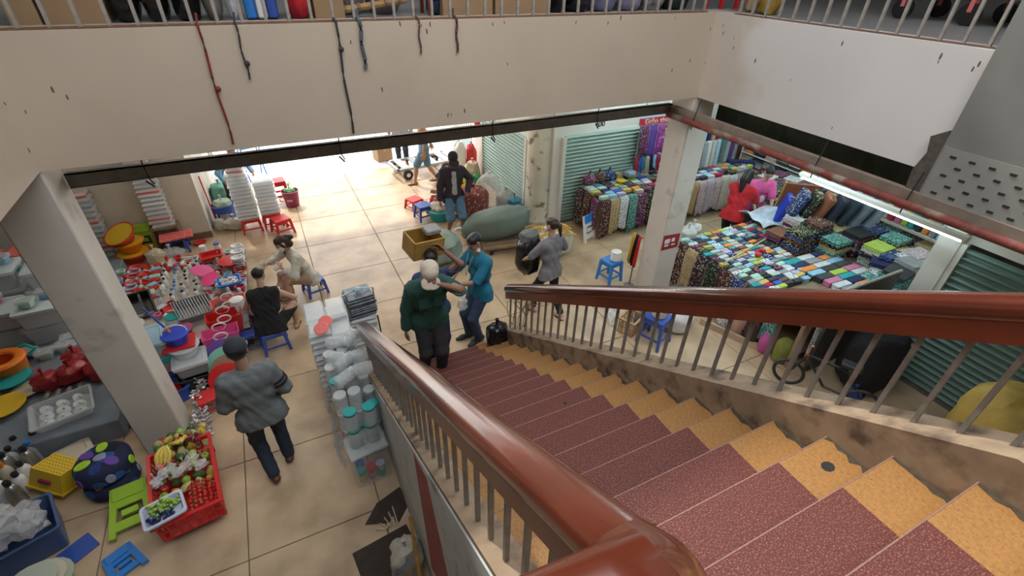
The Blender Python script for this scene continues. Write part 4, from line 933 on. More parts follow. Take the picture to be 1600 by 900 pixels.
for k, (x, y, n, lab) in enumerate(((-4.1,8.5,3,'rear'),(-4.15,7.9,3,'rear'),(-3.6,8.6,2,'rear'),(-4.5,8.2,3,'rear'))):
    for i in range(n): tub(['clear','red lidded','pale blue lidded'][i % 3]+' box in the '+ORDS[k]+' rear stack of the far left stall', (x, y, .262+i*.272), (.44,.38,.235), p_frost, [p_clear, p_salmon, p_pale][i % 3], U(-.06,.06), group='rear storage boxes at the far left stall', handles=p_white)
bk = [('white_black', p_white, p_black, 'white bottle with a black cap'), ('pink_cap', p_frost, p_pink, 'clear bottle with a pink cap'), ('steel', mat('brushed_steel', (.5,.5,.5), .3, .1, 5, metal=.8), p_black, 'steel flask with a black cap'), ('cream', p_cream, p_orange, 'cream flask with an orange cap'), ('bluecap', p_frost, p_bblue, 'clear bottle with a blue cap')]
for r_ in range(5):
    for c in range(5):
        q = bk[(r_*2+c*3) % 5]; bottle(q[3]+' in the far left cluster, '+ORDS[r_]+' row, '+ORDS[c]+' along', (-3.42+c*.14+U(-.01,.01), 8.05+r_*.13+U(-.01,.01), .262), 'A'+q[0], .05, .27, q[1], q[2], q[3]+'s of the far left cluster')
for r_ in range(6):
    for c in range(4):
        q = bk[[0,2,0,3,4,0,2][(r_*3+c*2) % 7]]; x, y = -3.42+c*.15, 4.45+r_*.13
        bottle(q[3]+' on the sand mat, '+ORDS[r_]+' row, '+ORDS[c]+' along', (x+U(-.015,.015), y+U(-.015,.015), .03), 'B'+q[0], .055, .26+.05*((r_+c) % 2), q[1], q[2], q[3]+'s at the left edge')
tag(obj('display_mat', MB().rbox((-3.2,4.78,.014),(.75,.95,.028),.05), mat('sand_mat', (.42,.34,.22), .9, .15, 6)), 'sand coloured mat under the bottles at the left edge', 'mat')
for k, (x, y, z, cn) in enumerate(((-3.18,6.86,.79,'mint'),(-3.02,7.02,.79,'sky'),(-3.55,7.12,.79,'pink'),(-3.66,6.95,.79,'teal'),(-3.0,7.40,1.052,'orange'),(-3.12,7.55,1.052,'white'),(-3.5,7.66,1.052,'sky'),(-3.30,6.55,.262,'blue'),(-3.12,6.45,.262,'mint'),(-2.95,6.52,.262,'white'),(-2.78,6.50,.262,'sky'),(-2.92,6.68,.262,'lilac'))):
    tub(cn+' small box among the clear boxes of the far left stall, '+ORDS[k]+' one', (x,y,z), (.15,.12,.09), pl('sm_'+cn, NAMED[cn]), p_clear, U(-.4,.4), 'small_box', 'box')
# tray of lids, red bags, orange potty
tub('clear tray holding round glass lids on the front of the far left stall', (-2.72, 5.30, .262), (.52,.42,.10), p_frost, None, .25, 'clear_tray', 'tray')
for k in range(9):
    a = (k % 3-1)*.14, (k//3-1)*.115; c, s = math.cos(.25), math.sin(.25)
    t = thing('glass_cover', 'round glass lid in the clear tray, '+ORDS[k//3]+' row, '+ORDS[k % 3]+' along' if k != 4 else 'round glass lid with a yellow knob in the clear tray', 'lid', (-2.72+a[0]*c-a[1]*s, 5.30+a[0]*s+a[1]*c, .30), 0, 'glass lids in the clear tray' if k != 4 else None, (.15,.1*k,0))
    obj('disc', MB().lathe([(.058,0),(.062,.004),(.06,.01),(.03,.022),(.001,.026)], n=18), mat('lid_glass', (.62,.70,.74), .15, .05, 4), t, True); obj('knob', MB().lathe([(.006,.024),(.012,.03),(.013,.042),(.001,.046)], n=10), p_yel if k == 4 else p_white, t, True)
for k, (x, y, z, r) in enumerate(((-2.95,5.82,.262,.14),(-2.72,5.86,.262,.15),(-2.48,5.80,.262,.14),(-2.72,6.12,.262,.15))):
    sack(['dark red plastic bag nearest the orange potty','dark red plastic bag in the middle of the red row','dark red plastic bag at the right of the red row','dark red plastic bag behind the red row'][k], (x,y,z), (r,r*.85,r*.75), mat('red_bag', (.34,.02,.03), .35, .2, 12, bump=.5), 70+k, k)
t = thing('orange_potty', 'orange plastic child potty seat on the far left stall', 'potty', (-3.42, 6.25, .262), -.5)
obj('seat_bowl', bowl(MB(), .17, .21, .24, th=.03, sx=1.15), p_orange, t, True)
obj('seat_ring', MB().rings([[((.165+.05*math.cos(q))*1.15*math.cos(f), (.165+.05*math.cos(q))*math.sin(f), .235+.03*math.sin(q)) for q in [2*pi*k/8 for k in range(8)]] for f in [2*pi*k/20 for k in range(20)]], closed=True), p_orange, t, True)
obj('back_rest', MB().tube([(-.24,-.15,.2),(-.27,-.12,.36),(-.28,0,.42),(-.27,.12,.36),(-.24,.15,.2)], .035, 8), p_orange, t, True)
for s in (-1,1): obj('side_grip', MB().tube([(.12,s*.2,.16),(.16,s*.27,.2),(.05,s*.28,.24),(-.02,s*.22,.22)], .02, 7), p_teal, t, True)
basin('turquoise plastic dish at the left edge below the orange potty', P(22,598,.30), .12, .17, .08, p_teal); basin('yellow tray with orange rim at the left edge', P(10,640,.264), .14, .18, .07, p_yel, 'plastic_tray', 'tray')
basin('white oval dish beside the red bags', P(45,612,.264), .09, .13, .05, p_cream)
for k in range(12): tag(obj('dark_pebble_toy', MB().ball((0,0,0),(.03,.026,.02),8,5), p_gray, loc=(-2.95+.1*(k % 4)-.35*(k > 11), 5.62+.04*(k//4), .285), smooth=True), 'small dark round toy before the red bags', 'toy', 'small dark toys before the red bags')
t = thing('pink_kettle', 'pink toy kettle standing left of the column', 'toy', (-2.14, 5.28, .0), .6)
obj('kettle_body', MB().lathe([(.07,0),(.085,.05),(.08,.15),(.05,.21),(.02,.23)], n=16), p_pink, t, True); obj('spout', MB().tube([(.07,0,.12),(.12,0,.18)], [.02,.012], 8), p_white, t, True); obj('handle', MB().tube([(-.06,0,.19),(-.13,0,.16),(-.12,0,.07),(-.07,0,.05)], .012, 6), p_white, t, True)
random.seed(31)
b = MB()
for k in range(120):
    b.T = Matrix.Translation((U(-2.5,-2.1), U(5.05,5.45), U(.005,.04))) @ Matrix.Rotation(U(0,6),4,'Z'); b.cb((0,0,0),(U(.02,.05),U(.02,.04),U(.008,.02)))
tag(obj('dark_trinkets', b, mat('dark_trinkets', (.06,.06,.075), .4, .4, 30)), 'scatter of small dark trinkets between tray and cushions', 'trinkets', kind='stuff')
# ------------------------------------------------------------ toy and kitchenware stall behind the left column
t = thing('display_table', 'low dark board table carrying the toys and kitchenware', 'table', (-1.72, 7.15, 0))
obj('board', MB().rbox((0,0,.29),(1.75,2.3,.04),.02), mat('dark_board', (.055,.035,.028), .6, .2, 6), t)
for a in (-1,1):
    for c in (-1,0,1): obj('leg', MB().box(a*.8-.03,a*.8+.03,c*1.05-.03,c*1.05+.03,0,.27), m_wood, t)
obj('brightening_sheet', MB().rbox((0,0,.3),(1.74,2.29,.025),.02), mat('added_pale_sheet', (.50,.44,.38), .8, .3, 5), t)  # pale sheet added over the board to brighten the table
obj('apron', MB().box(-.85,.85,-1.14,-1.11,.02,.27), mat('dark_board', (.055,.035,.028)), t)
ZT_ = .313
random.seed(77)
# front row standing on the floor
S = -1.92, 5.72
tub('dark blue crate at the bottom of the box tower beside the column', (S[0],S[1],0), (.46,.40,.24), p_blue, None, .12, top=1.05)
tub('dusty pink box in the box tower beside the column', (S[0],S[1],.245), (.44,.38,.18), pl('dusty_pink', (.52,.32,.33)), p_teal, .12)
tub('grey blue box near the top of the box tower beside the column', (S[0],S[1],.455), (.46,.40,.24), pl('grey_blue', (.28,.42,.46)), p_pale, .12, handles=p_white)
basin('clear round tub on top of the box tower', (S[0]-.05,S[1]-.02,.725), .12, .15, .20, p_frost, 'clear_tub', 'tub')
basin('small pale pink bowl inside the clear tub', (S[0]-.03,S[1]-.03,.76), .05, .07, .05, pl('pale_pink', (.80,.45,.48)), 'small_bowl', 'bowl')
# buckets
B = -1.50, 5.52
tub('black bin wrapped in clear film standing behind the red stool', (B[0],B[1]-.05,0), (.36,.32,.26), pl('black_bin', (.03,.03,.035)), None, .1, 'plastic_bin', 'bin', top=1.2)
tub('grey tub wrapped in clear film above the black bin', (B[0],B[1]-.03,.265), (.34,.30,.16), p_gray, p_frost, .1, 'plastic_bin', 'bin')
basin('clear bucket with a white rim below the blue bucket', (B[0]-.02,B[1]+.06,.455), .13, .15, .12, p_frost, 'bucket', 'bucket')
tag(obj('red_tray', MB().rbox((B[0]-.06,B[1]+.10,.592),(.34,.28,.022),.03), p_red), 'flat red tray under the blue bucket', 'tray')
basin('bright blue bucket standing on a red tray', (B[0]-.06,B[1]+.10,.605), .10, .13, .14, pl('royal_blue', (.02,.06,.50)), 'bucket', 'bucket', handle=p_white)
t = thing('long_brush', 'blue and orange long-handled brush leaning into the blue bucket', 'brush', (B[0]-.06,B[1]+.12,.63), rot=(-.25,-.45,0))
obj('handle', MB().tube([(0,0,.18),(0,0,.52)], .014, 8), p_blue, t, True); obj('grip', MB().tube([(0,0,0),(0,0,.2)], .018, 8), p_orange, t, True)
tub('deep blue tray with a red inset behind the silver packets', (-1.78,5.32,.0), (.34,.26,.20), p_blue, None, .5, 'plastic_crate', 'crate')
tub('red inset tray lying in the deep blue tray', (-1.78,5.32,.10), (.26,.19,.05), p_red, None, .5, 'plastic_tray', 'tray')
# totes
def tote(label, loc, rz, m):
    t = thing('tote_bag', label, 'bag', loc, rz)
    b = MB(); b.rings([[(-.16,-.09,0),(.16,-.09,0),(.16,.09,0),(-.16,.09,0)],[(-.21,-.11,.27),(.21,-.11,.27),(.21,.11,.27),(-.21,.11,.27)],[(-.202,-.102,.27),(.202,-.102,.27),(.202,.102,.27),(-.202,.102,.27)],[(-.15,-.08,.012),(.15,-.08,.012),(.15,.08,.012),(-.15,.08,.012)]]); obj('sides', b, m, t)
    for s in (-1,1):
        obj('handle', MB().rings([[((.075+.012*math.cos(q))*math.cos(f), s*.108+.012*math.sin(q), .265+(.05+.012*math.cos(q))*math.sin(f)) for q in [2*pi*k/6 for k in range(6)]] for f in [2*pi*k/18 for k in range(18)]], closed=True), p_white, t, True)
    for q in range(4): obj('flower_mark', MB().lathe([(.0,.003),(.012,.002),(.013,0)], n=7), p_white, t, loc=(-.02+.024*(q % 2), -.1, .12+.024*(q//2)), rot=(pi/2,0,0))
    return t
basin('pale blue round tub under the pink tote bags', (-1.13,5.82,0), .17, .20, .22, p_lilac, 'plastic_tub', 'tub')
tote('magenta shopping tote with white oval handles nearest the man in grey', (-1.16,5.80,.23), .10, p_pink)
tote('red shopping tote behind the magenta one', (-1.10,6.06,.30), .10, p_red)
tote('second red shopping tote behind the first', (-1.04,6.34,.315), .10, p_salmon)
for k, (m, lab) in enumerate(((p_purple,'purple'),(p_mint,'mint green'),(pl('tan', (.30,.22,.14)),'tan'))):
    basin(lab+' round basin stood on edge in the row below the totes', (-1.17+.015*k, 5.62-.105*k, .235-.02*k), .16-.012*k, .225-.02*k, .09, m, rot=(1.15,0,.15))
basin('large red tub with magenta rim stood on edge by the man in grey', (-1.16,5.28,.185), .13, .18, .14, p_red, rot=(1.1,0,.1))
stool('round red low stool behind the man in grey', (-1.38,5.02,0), .3, p_red, .26, .20)
stool('blue stool under the seated woman in black', (-.60,5.86,0), .1, p_blue, .34, .30)
stool('empty blue stool left of the seated woman in black', (-.90,5.98,0), .1, p_blue, .30, .28)
stool('blue stool under the woman in the cream blazer', (.06,6.99,0), .25, p_blue, .32, .26)
# stacked white pails
z = 0.0
for k, (r, h) in enumerate(((.15,.25),(.12,.20),(.095,.17))):
    jar(['lowest and widest white pail of the tower beside the pink totes','middle white pail of the tower beside the pink totes','top and smallest white pail of the tower beside the pink totes'][k], (-.93,6.26-.0*k,z+.001), r, h, pl('milk', (.68,.72,.74)), pl('milk_lid', (.74,.76,.76)), 'pail%d' % k, name='lidded_pail', cat='pail'); z += h+.002
sack('white plastic bag between the pails and the seated woman', (-.74,6.28,0), (.12,.10,.16), p_bag, 81, .3, True, 'plastic_bag', 'bag')
# dish rack, black crate, brown bin
t = thing('dish_rack', 'grey plastic dish rack tilted on the toy table', 'rack', (-1.50,6.55,.36), rot=(.35,.12,.35))
obj('tray', MB().rings([[(-.2,-.14,0),(.2,-.14,0),(.2,.14,0),(-.2,.14,0)],[(-.23,-.17,.16),(.23,-.17,.16),(.23,.17,.16),(-.23,.17,.16)],[(-.22,-.16,.16),(.22,-.16,.16),(.22,.16,.16),(-.22,.16,.16)],[(-.19,-.13,.012),(.19,-.13,.012),(.19,.13,.012),(-.19,.13,.012)]]), p_gray, t)
for k in range(12): obj('slat', MB().box(-.2+k*.034,-.19+k*.034,-.15,.15,.145,.158), pl('grey_light', (.42,.43,.44)), t)
tub('black slatted crate tilted up beside the column', (-2.28,6.95,.34), (.56,.38,.16), p_black, None, .25, 'plastic_crate', 'crate', rot=(.55,0,.2))
for k in range(3): obj('crate_bar', MB().box(-.2+k*.17,-.17+k*.17,-.17,.17,.12,.15), p_black, [o for o in COL.objects if o.get('label','').startswith('black slatted crate')][0])
basin('plum coloured round pot in front of the dish rack', (-1.62,6.14,.312), .10, .12, .13, pl('plum', (.36,.05,.16)), 'plastic_pot', 'pot')
jar('white tub with a turquoise lid on the toy table', (-1.72,6.42,ZT_+.0), .10, .17, pl('milk', (.68,.72,.74)), p_teal, 'tealtub', name='lidded_tub', cat='tub')
sack('brown bag slumped between the dish rack and the white pails', (-1.14,6.50,.312), (.13,.11,.12), cl('brown_bag', (.22,.16,.11)), 83, .3)
# striped bowls (hats) stack
for k, (c, r) in enumerate((('red',.24),('orange',.22),('dark red',.23))):
    t = thing('striped_basket', ['bottom red','middle orange striped','top red flared'][k]+' woven basket of the stack by the back wall', 'basket', (-2.56,9.12,.02+.20*k), rot=((0,0,0) if k < 2 else (.35,-.3,0)))
    obj('bowl', bowl(MB(), r*.55, r, .19), [p_red,p_orange,p_red][k], t, True)
    for j, (m, q) in enumerate(((p_yel,.98),(p_white,.86),(p_black,.74))): obj('stripe', MB().lathe([(r*(q-.02)+.006,.19*q-.02),(r*(q+.0)+.012,.19*q-.01),(r*q+.006,.19*q)], n=20), m, t, True)
sack('bunch of white shells in net beside the striped baskets', (-2.22,8.88,0), (.14,.12,.15), mat('net_shells', (.62,.56,.42), .6, .4, 40, bump=.6), 84)
sack('crumpled clear bag by the back wall', (-2.02,9.0,0), (.20,.14,.10), p_bag, 85)
# small wares, set out in rows on the table
def bunny(key, m1, m2): pass
ware = []
def w_bottle(x, y, q, pos=''): bottle(q[3]+' on the toy table'+pos, (x,y,ZT_), 'W'+q[0], .034, .15, q[1], q[2], q[3]+'s on the toy table')
def mesh_of(key, fn):
    if key not in _cache: _cache[key] = fn()
    return _cache[key]
def w_simple(kind, x, y, cn, z=ZT_):
    col = NAMED[cn]
    if kind == 'tray':
        me = mesh_of('w_tray', lambda: MB().rings([[(-.07,-.05,0),(.07,-.05,0),(.07,.05,0),(-.07,.05,0)],[(-.085,-.062,.035),(.085,-.062,.035),(.085,.062,.035),(-.085,.062,.035)],[(-.078,-.056,.035),(.078,-.056,.035),(.078,.056,.035),(-.078,.056,.035)],[(-.065,-.045,.006),(.065,-.045,.006),(.065,.045,.006),(-.065,.045,.006)]]).mesh('small_tray', p_any))
    elif kind == 'cup':
        me = mesh_of('w_cup', lambda: bowl(MB(), .035, .045, .09, .004, 14).mesh('small_cup', p_any, True))
    elif kind == 'bowl':
        me = mesh_of('w_bowl', lambda: bowl(MB(), .04, .075, .045, .005, 16).mesh('small_bowl', p_any, True))
    elif kind == 'packet':
        me = mesh_of('w_packet', lambda: MB().rbox((0,0,.02),(.13,.085,.04),.018).mesh('packet', p_any, True))
    elif kind == 'brush':
        me = mesh_of('w_brush', lambda: MB().rbox((0,0,.015),(.05,.09,.03),.012).tube([(0,.04,.02),(0,.17,.03)], .009, 6).mesh('brush', p_any))
    elif kind == 'doll':
        me = mesh_of('w_doll', lambda: MB().lathe([(.03,0),(.036,.03),(.03,.07),(.015,.085),(.026,.10),(.028,.12),(.015,.145),(.001,.15)], n=10).mesh('toy_figure', p_any, True))
    elif kind == 'ring':
        me = mesh_of('w_ring', lambda: MB().lathe([(.05,0),(.062,.008),(.062,.028),(.05,.034),(.04,.028),(.04,.008),(.05,0)], n=16).mesh('ring', p_any, True))
    nm = {'tray':'small_tray','cup':'plastic_cup','bowl':'plastic_bowl','packet':'wrapped_packet','brush':'hand_brush','doll':'toy_figure','ring':'plastic_ring'}[kind]
    o = inst(nm, me, None, (x,y,z), (0,0,U(0,6)), U(.9,1.15), col)
    return tag(o, cn+' '+nm.replace('_',' ')+' on the toy and kitchenware table', kind if kind not in ('doll','packet') else ('toy' if kind == 'doll' else 'packet'), cn+' '+nm.replace('_',' ')+'s on the toy table')
kinds = ['tray','cup','packet','bowl','doll','brush','ring','packet','bowl','cup']; cols = ['white','pink','white','red','white','orange','pink','sky','beige','white','lime','red','crimson','white','pink','mint']
i = 0
for gy in range(18):
    for gx in range(12):
        x, y = -2.52+gx*.145+U(-.012,.012), 6.22+gy*.118+U(-.01,.01)
        if -1.78 < x < -1.22 and y < 6.85: continue
        if x < -1.95 and y < 7.25: continue
        if -1.95 < x < -1.55 and y < 6.6: continue
        if x > -1.25 and y < 6.72: continue
        i += 1
        if -2.0 < x < -1.45 and 7.0 < y < 7.95: (w_bottle(x+U(-.03,.03), y+U(-.02,.02), bk[0] if i % 4 else bk[4], ', '+ORDS[gy]+' row, '+ORDS[gx]+' along') if i % 5 else w_simple('doll', x, y, 'white')); continue
        k_ = kinds[(i*7+gy) % 10]
        o_ = w_simple(k_, x, y, cols[(i*5+gx*3) % 16]); o_['label'] = o_['label'].replace(' on the toy and kitchenware table', ' on the toy table, '+ORDS[gy]+' row, '+ORDS[gx]+' along')
# bigger wares on the table
def wt(x, y): return (x, y, ZT_+.092)
tub('white tray of black and white toy bottles on the toy table', (-1.72,8.12,ZT_), (.40,.22,.07), p_white, None, -.12, 'plastic_tray', 'tray')
basin('red round basket of cups at the right edge of the toy table', (-1.02,7.62,ZT_+.10), .11,.16,.09, p_red, 'plastic_basket', 'basket')
basin('pink oval tray leaning among the toys', (-1.42,7.55,ZT_+.11), .06,.09,.04, p_pink, 'plastic_tray', 'tray', rot=(.4,.3,0), sx=1.4)
basin('hot pink oval tray next to the leaning one', (-1.30,7.25,ZT_+.11), .06,.085,.04, pl('hot_pink', (.85,.05,.25)), 'plastic_tray', 'tray', rot=(.3,-.3,.8), sx=1.3)
tub('sky blue tray of silver trinkets on the front right of the toy table', (-1.06,7.10,ZT_+.095), (.30,.24,.05), p_bblue, None, .1, 'plastic_tray', 'tray')
b = MB()
for k in range(60):
    b.T = Matrix.Translation((-1.06+U(-.11,.11), 7.10+U(-.08,.08), ZT_+.12+U(0,.02))) @ Matrix.Rotation(U(0,6),4,'Z'); b.cb((0,0,0),(.04,.025,.012))
tag(obj('silver_trinkets', b, mat('silver_foil', (.62,.60,.62))), 'silver trinkets filling the sky blue tray', 'trinkets', kind='stuff')
tub('red slatted basket of wrapped toys at the back of the toy table', (-1.30,7.98,ZT_+.095), (.30,.22,.07), p_red, None, .15, 'plastic_basket', 'basket')
for c in range(3):
    for r_ in range(5):
        tag(w_simple('bowl', -.915+.012*(r_ % 2), 7.55+c*.2, 'white', ZT_+.09+r_*.03), ['nearest','middle','farthest'][c]+' stack of white bowls at the toy table edge, '+ORDS[r_]+' bowl up')
jar('tall white canister at the back corner of the toy table', (-1.42,8.25,ZT_), .055,.20, p_white, p_white, 'can1', name='canister', cat='canister'); jar('tall white canister with a blue lid at the back corner of the toy table', (-1.22,8.27,ZT_), .05,.20, p_white, p_blue, 'can2', name='canister', cat='canister')
for k in range(5): tag(obj('pan_cover', MB().lathe([(.07,0),(.075,.006),(.05,.02),(.0,.024)], n=16), [p_yel,p_white,p_orange,p_white,p_cream][k], smooth=True, loc=(-.66+.1*(k % 2)-.05*(k//2), 6.62+.13*k, .002)), ['yellow','white','orange','small white','cream'][k]+' round pan lid on the floor before the seated women', 'lid')
# against the back wall
def clam_stack(label, x, y, z0, n, tints, w=.30, d=.22, h=.075):
    for k in range(n):
        tn = tints[k % len(tints)]
        t = thing('clear_container', (label.replace('clear ', 'red based clear ', 1) if tn is p_salmon and 'red based' not in label else label)+', '+ORDS[k]+' from the bottom', 'container', (x+U(-.01,.01), y+U(-.01,.01), z0+k*h), U(-.06,.06), label+'s')
        key = 'clam%.2f%.2f%s' % (w, d, tn.name)
        me = mesh_of(key, lambda: MB().rings([[(-w*.43,-d*.43,0),(w*.43,-d*.43,0),(w*.43,d*.43,0),(-w*.43,d*.43,0)],[(-w/2,-d/2,h*.5),(w/2,-d/2,h*.5),(w/2,d/2,h*.5),(-w/2,d/2,h*.5)]]).mesh('base_tray', tn))
        inst('base_tray', me, t)
        me2 = mesh_of('clamlid%.2f%.2f' % (w, d), lambda: MB().rings([[(-w/2,-d/2,h*.52),(w/2,-d/2,h*.52),(w/2,d/2,h*.52),(-w/2,d/2,h*.52)],[(-w*.42,-d*.42,h*.95),(w*.42,-d*.42,h*.95),(w*.42,d*.42,h*.95),(-w*.42,d*.42,h*.95)]]).mesh('lid', p_frost))
        inst('lid', me2, t)
clam_stack('clear container in the tall stack by the back wall', -2.05, 9.44, .44, 16, [p_frost, p_frost, p_salmon, p_frost, p_frost, p_frost], .34, .25, .08)
clam_stack('clear container in the left stack by the back wall', -3.02, 9.40, .0, 14, [p_frost, p_pale, p_frost, p_salmon, p_frost], .36, .26, .09)
stool('blue stool under the red checked tray at the back wall', (-1.92,9.28,0), .05, p_blue, .32, .30)
stool('purple blue stool carrying the tall stack of containers', (-2.05,9.42,0) if False else (-2.30,9.40,0), .0, pl('indigo', (.05,.05,.3)), .01, .01) if False else None
tag(obj('checked_tray', MB().rbox((0,0,.015),(.50,.30,.03),.02), pattern('check_red', (.75,.15,.14), [(.80,.25,.22),(.70,.08,.08)], 30), loc=(-1.90,9.22,.302), rot=(0,0,.12)), 'red checked tray resting on the blue stool at the back wall', 'tray')
t = thing('box_shelf', 'small wooden shelf against the back wall under the tall stack of containers', 'shelf', (-2.05,9.46,0)); obj('top', MB().box(-.2,.2,-.13,.13,.41,.44), m_wood, t)
for a in (-1,1): obj('side', MB().box(a*.19-.01,a*.19+.01,-.12,.12,0,.41), m_wood, t)
folding_stool('lime green folding stool leaning on the back wall', (-2.42,9.42,0), (-.2,0,.05), p_green, .30, .52)
tag(obj('red_dish', MB().lathe([(.06,0),(.10,.03),(.105,.04),(.09,.035),(.05,.01)], n=16), p_red, smooth=True, loc=(-1.62,9.40,.0)), 'red dish on the floor at the end of the back wall', 'dish')
# ------------------------------------------------------------ stacks of clear trays on red stools near the entrance
stool('left red stool carrying clear trays near the entrance', (-.74,9.62,0), .08, p_red, .36, .26); stool('right red stool carrying clear trays near the entrance', (-.36,9.72,0), .08, p_red, .36, .26)
clam_stack('clear tray in the left stack near the entrance', -.74, 9.62, .262, 13, [p_frost], .36, .30, .07); clam_stack('clear tray in the right stack near the entrance', -.35, 9.72, .262, 10, [p_frost], .36, .30, .07)
clam_stack('red based tray on top of the left stack near the entrance', -.74, 9.62, .262+13*.07, 3, [p_salmon, p_frost], .28, .24, .07)
stool('empty red stool in front of the clear trays', (-.22,9.28,0), .35, p_red, .34, .30)
stool('tall red stool beside the maroon bin', (-.12,10.82,0), .1, p_red, .34, .46)
t = thing('maroon_bin', 'maroon bin with a bag of greens beside the tall red stool', 'bin', (.07,10.45,0)); obj('drum', bowl(MB(), .13, .165, .34), p_maroon, t, True); obj('side_handle', MB().tube([(-.16,0,.2),(-.22,0,.22),(-.22,0,.14),(-.16,0,.12)], .012, 6), p_maroon, t)
obj('white_print', MB().rings([[(.150*math.cos(f)*1.03,.150*math.sin(f)*1.03,z) for z in (.15,.19)] for f in [-2.2+.1*k for k in range(8)]], caps=False), p_white, t)
sack('bag of greens inside the maroon bin', (.07,10.45,.24), (.11,.10,.08), pl('leafy', (.15,.35,.15)), 86)
t = thing('blue_bucket', 'blue paint bucket with a pale label by the entrance wall', 'bucket', (-1.16,10.12,0)); obj('drum', bowl(MB(), .17, .20, .40), p_blue, t, True); obj('label_patch', MB().rings([[(.192*math.cos(f)*(1+.0),.192*math.sin(f),z) for z in (.14,.26)] for f in [-2.0+.12*k for k in range(8)]], caps=False), p_white, t)
sack('pale green cloth in the mouth of the blue bucket', (-1.16,10.12,.30), (.16,.15,.10), pl('sage', (.42,.55,.42)), 87); sack('teal green bag against the entrance wall', (-1.22,11.1,0), (.20,.20,.24), pl('sea_green', (.12,.34,.26)), 88)
sack('striped shopping bag on the floor beside the blue bucket', (-1.02,9.80,0), (.20,.12,.11), mat('striped_bag', (.60,.57,.50), .7, .3, 10), 89); sack('small grey bag against the wall corner', (-1.28,9.85,0), (.10,.09,.12), cl('pale_grey_bag', (.5,.48,.45)), 90)
t = thing('push_broom', 'red handled broom leaning at the wall corner', 'broom', (-1.33,10.0,0), rot=(-.12,-.05,0)); obj('stick', MB().tube([(0,0,.1),(0,0,1.0)], .012, 6), p_red, t); obj('bristles', MB().rings([[(-.1,-.02,0),(.1,-.02,0),(.1,.02,0),(-.1,.02,0)],[(-.05,-.015,.14),(.05,-.015,.14),(.05,.015,.14),(-.05,.015,.14)]]), m_wood, t)
for k, (x, y) in enumerate(((-1.34,11.5),(-1.34,11.62),(-1.34,11.74))): tag(obj('leaning_pole', MB().tube([(x+.18,y,0),(x,y,2.2)], .03, 8), p_white if k != 1 else m_wood), ['nearest white','middle wooden','farthest white'][k]+' pole leaning on the entrance wall', 'pole')
t = thing('blue_chair', 'blue metal folding chair legs standing in the bright entrance', 'chair', (-.55,12.4,0), .3)
for a in (-1,1):
    obj('leg', MB().tube([(a*.2,-.22,0),(a*.2,.15,.75)], .014, 6), p_bblue, t); obj('leg', MB().tube([(a*.2,.22,0),(a*.2,-.15,.75)], .014, 6), p_bblue, t)
obj('seat', MB().rbox((0,0,.76),(.46,.4,.03),.03), p_bblue, t)
# ------------------------------------------------------------ sacks and bags along the shutters
m_tarpg = mat('sage_sack', (.27,.36,.32), .5, .15, 3, bump=.4); m_tarpd = mat('grey_green_sack', (.15,.205,.185), .5, .15, 3, bump=.4)
sack('round pale green sack on the floor behind the porter', (2.18,7.10,0), (.38,.32,.27), m_tarpg, 101, .2, True)
t = thing('hand_truck', 'wooden plank platform truck under the long green sack', 'truck', (3.5,7.02,0), -.15)
for k in range(4): obj('plank', MB().box(-.55,.6,-.24+k*.125,-.135+k*.125,.13,.16), m_wood, t)
obj('frame_bar', MB().box(-.5,.55,-.2,-.16,.09,.13), m_steel, t); obj('frame_bar', MB().box(-.5,.55,.16,.2,.09,.13), m_steel, t)
for a in (-.4,.45):
    for c in (-.18,.18): obj('wheel', MB().tube([(a,c-.02,.045),(a,c+.02,.045)], .045, 12), p_black, t)
sack('long grey green sack lying across the platform truck', (3.36,7.26,.165), (.64,.28,.27), m_tarpd, 102, -.12, False, rot=(0,-.10,-.12), wr=.08, fold=4)
t = thing('straw_bale', 'bale of yellow straw strips tied in a white sack behind the woman in grey', 'bale', (4.08,6.55,0), -.25)
obj('sack', blob((.42,.30,.25), 103, .10), mat('white_sack', (.60,.56,.44), .7, .2, 8, bump=.4), t, True, loc=(0,0,.235))
b = MB(); random.seed(9)
for k in range(46): a = U(-.3,.3); c = U(-.2,.2); b.tube([(a-.14,c+U(-.04,.04),.47+U(-.02,.03)-abs(c)*.25),(a,c,.505+U(0,.03)-abs(c)*.25),(a+.14,c+U(-.04,.04),.46+U(-.02,.03)-abs(c)*.25)], .011, 4)
obj('straw', b, mat('straw', (.70,.45,.10), .7, .2, 20), t)
for a in (-.18,.16): obj('cord', MB().tube([(a,.31*math.cos(f)*1.02,.25+.27*math.sin(f)) for f in [pi*k/10-.2 for k in range(15)]], .006, 5), p_white, t)
# black bundle carried by the woman in grey
t = thing('black_bundle', 'shiny black plastic bundle carried by the woman in grey', 'bundle', (2.94,5.28,.62), .25)
obj('bag', blob((.19,.19,.30), 104, .12, fold=7, flat=False), mat('black_bag', (.012,.012,.014), .22, .3, 12, bump=.6), t, True, loc=(0,0,.30)); obj('rolled_top', blob((.15,.12,.08), 105, .2), mat('grey_roll', (.12,.13,.14), .5), t, True, loc=(0,0,.60))
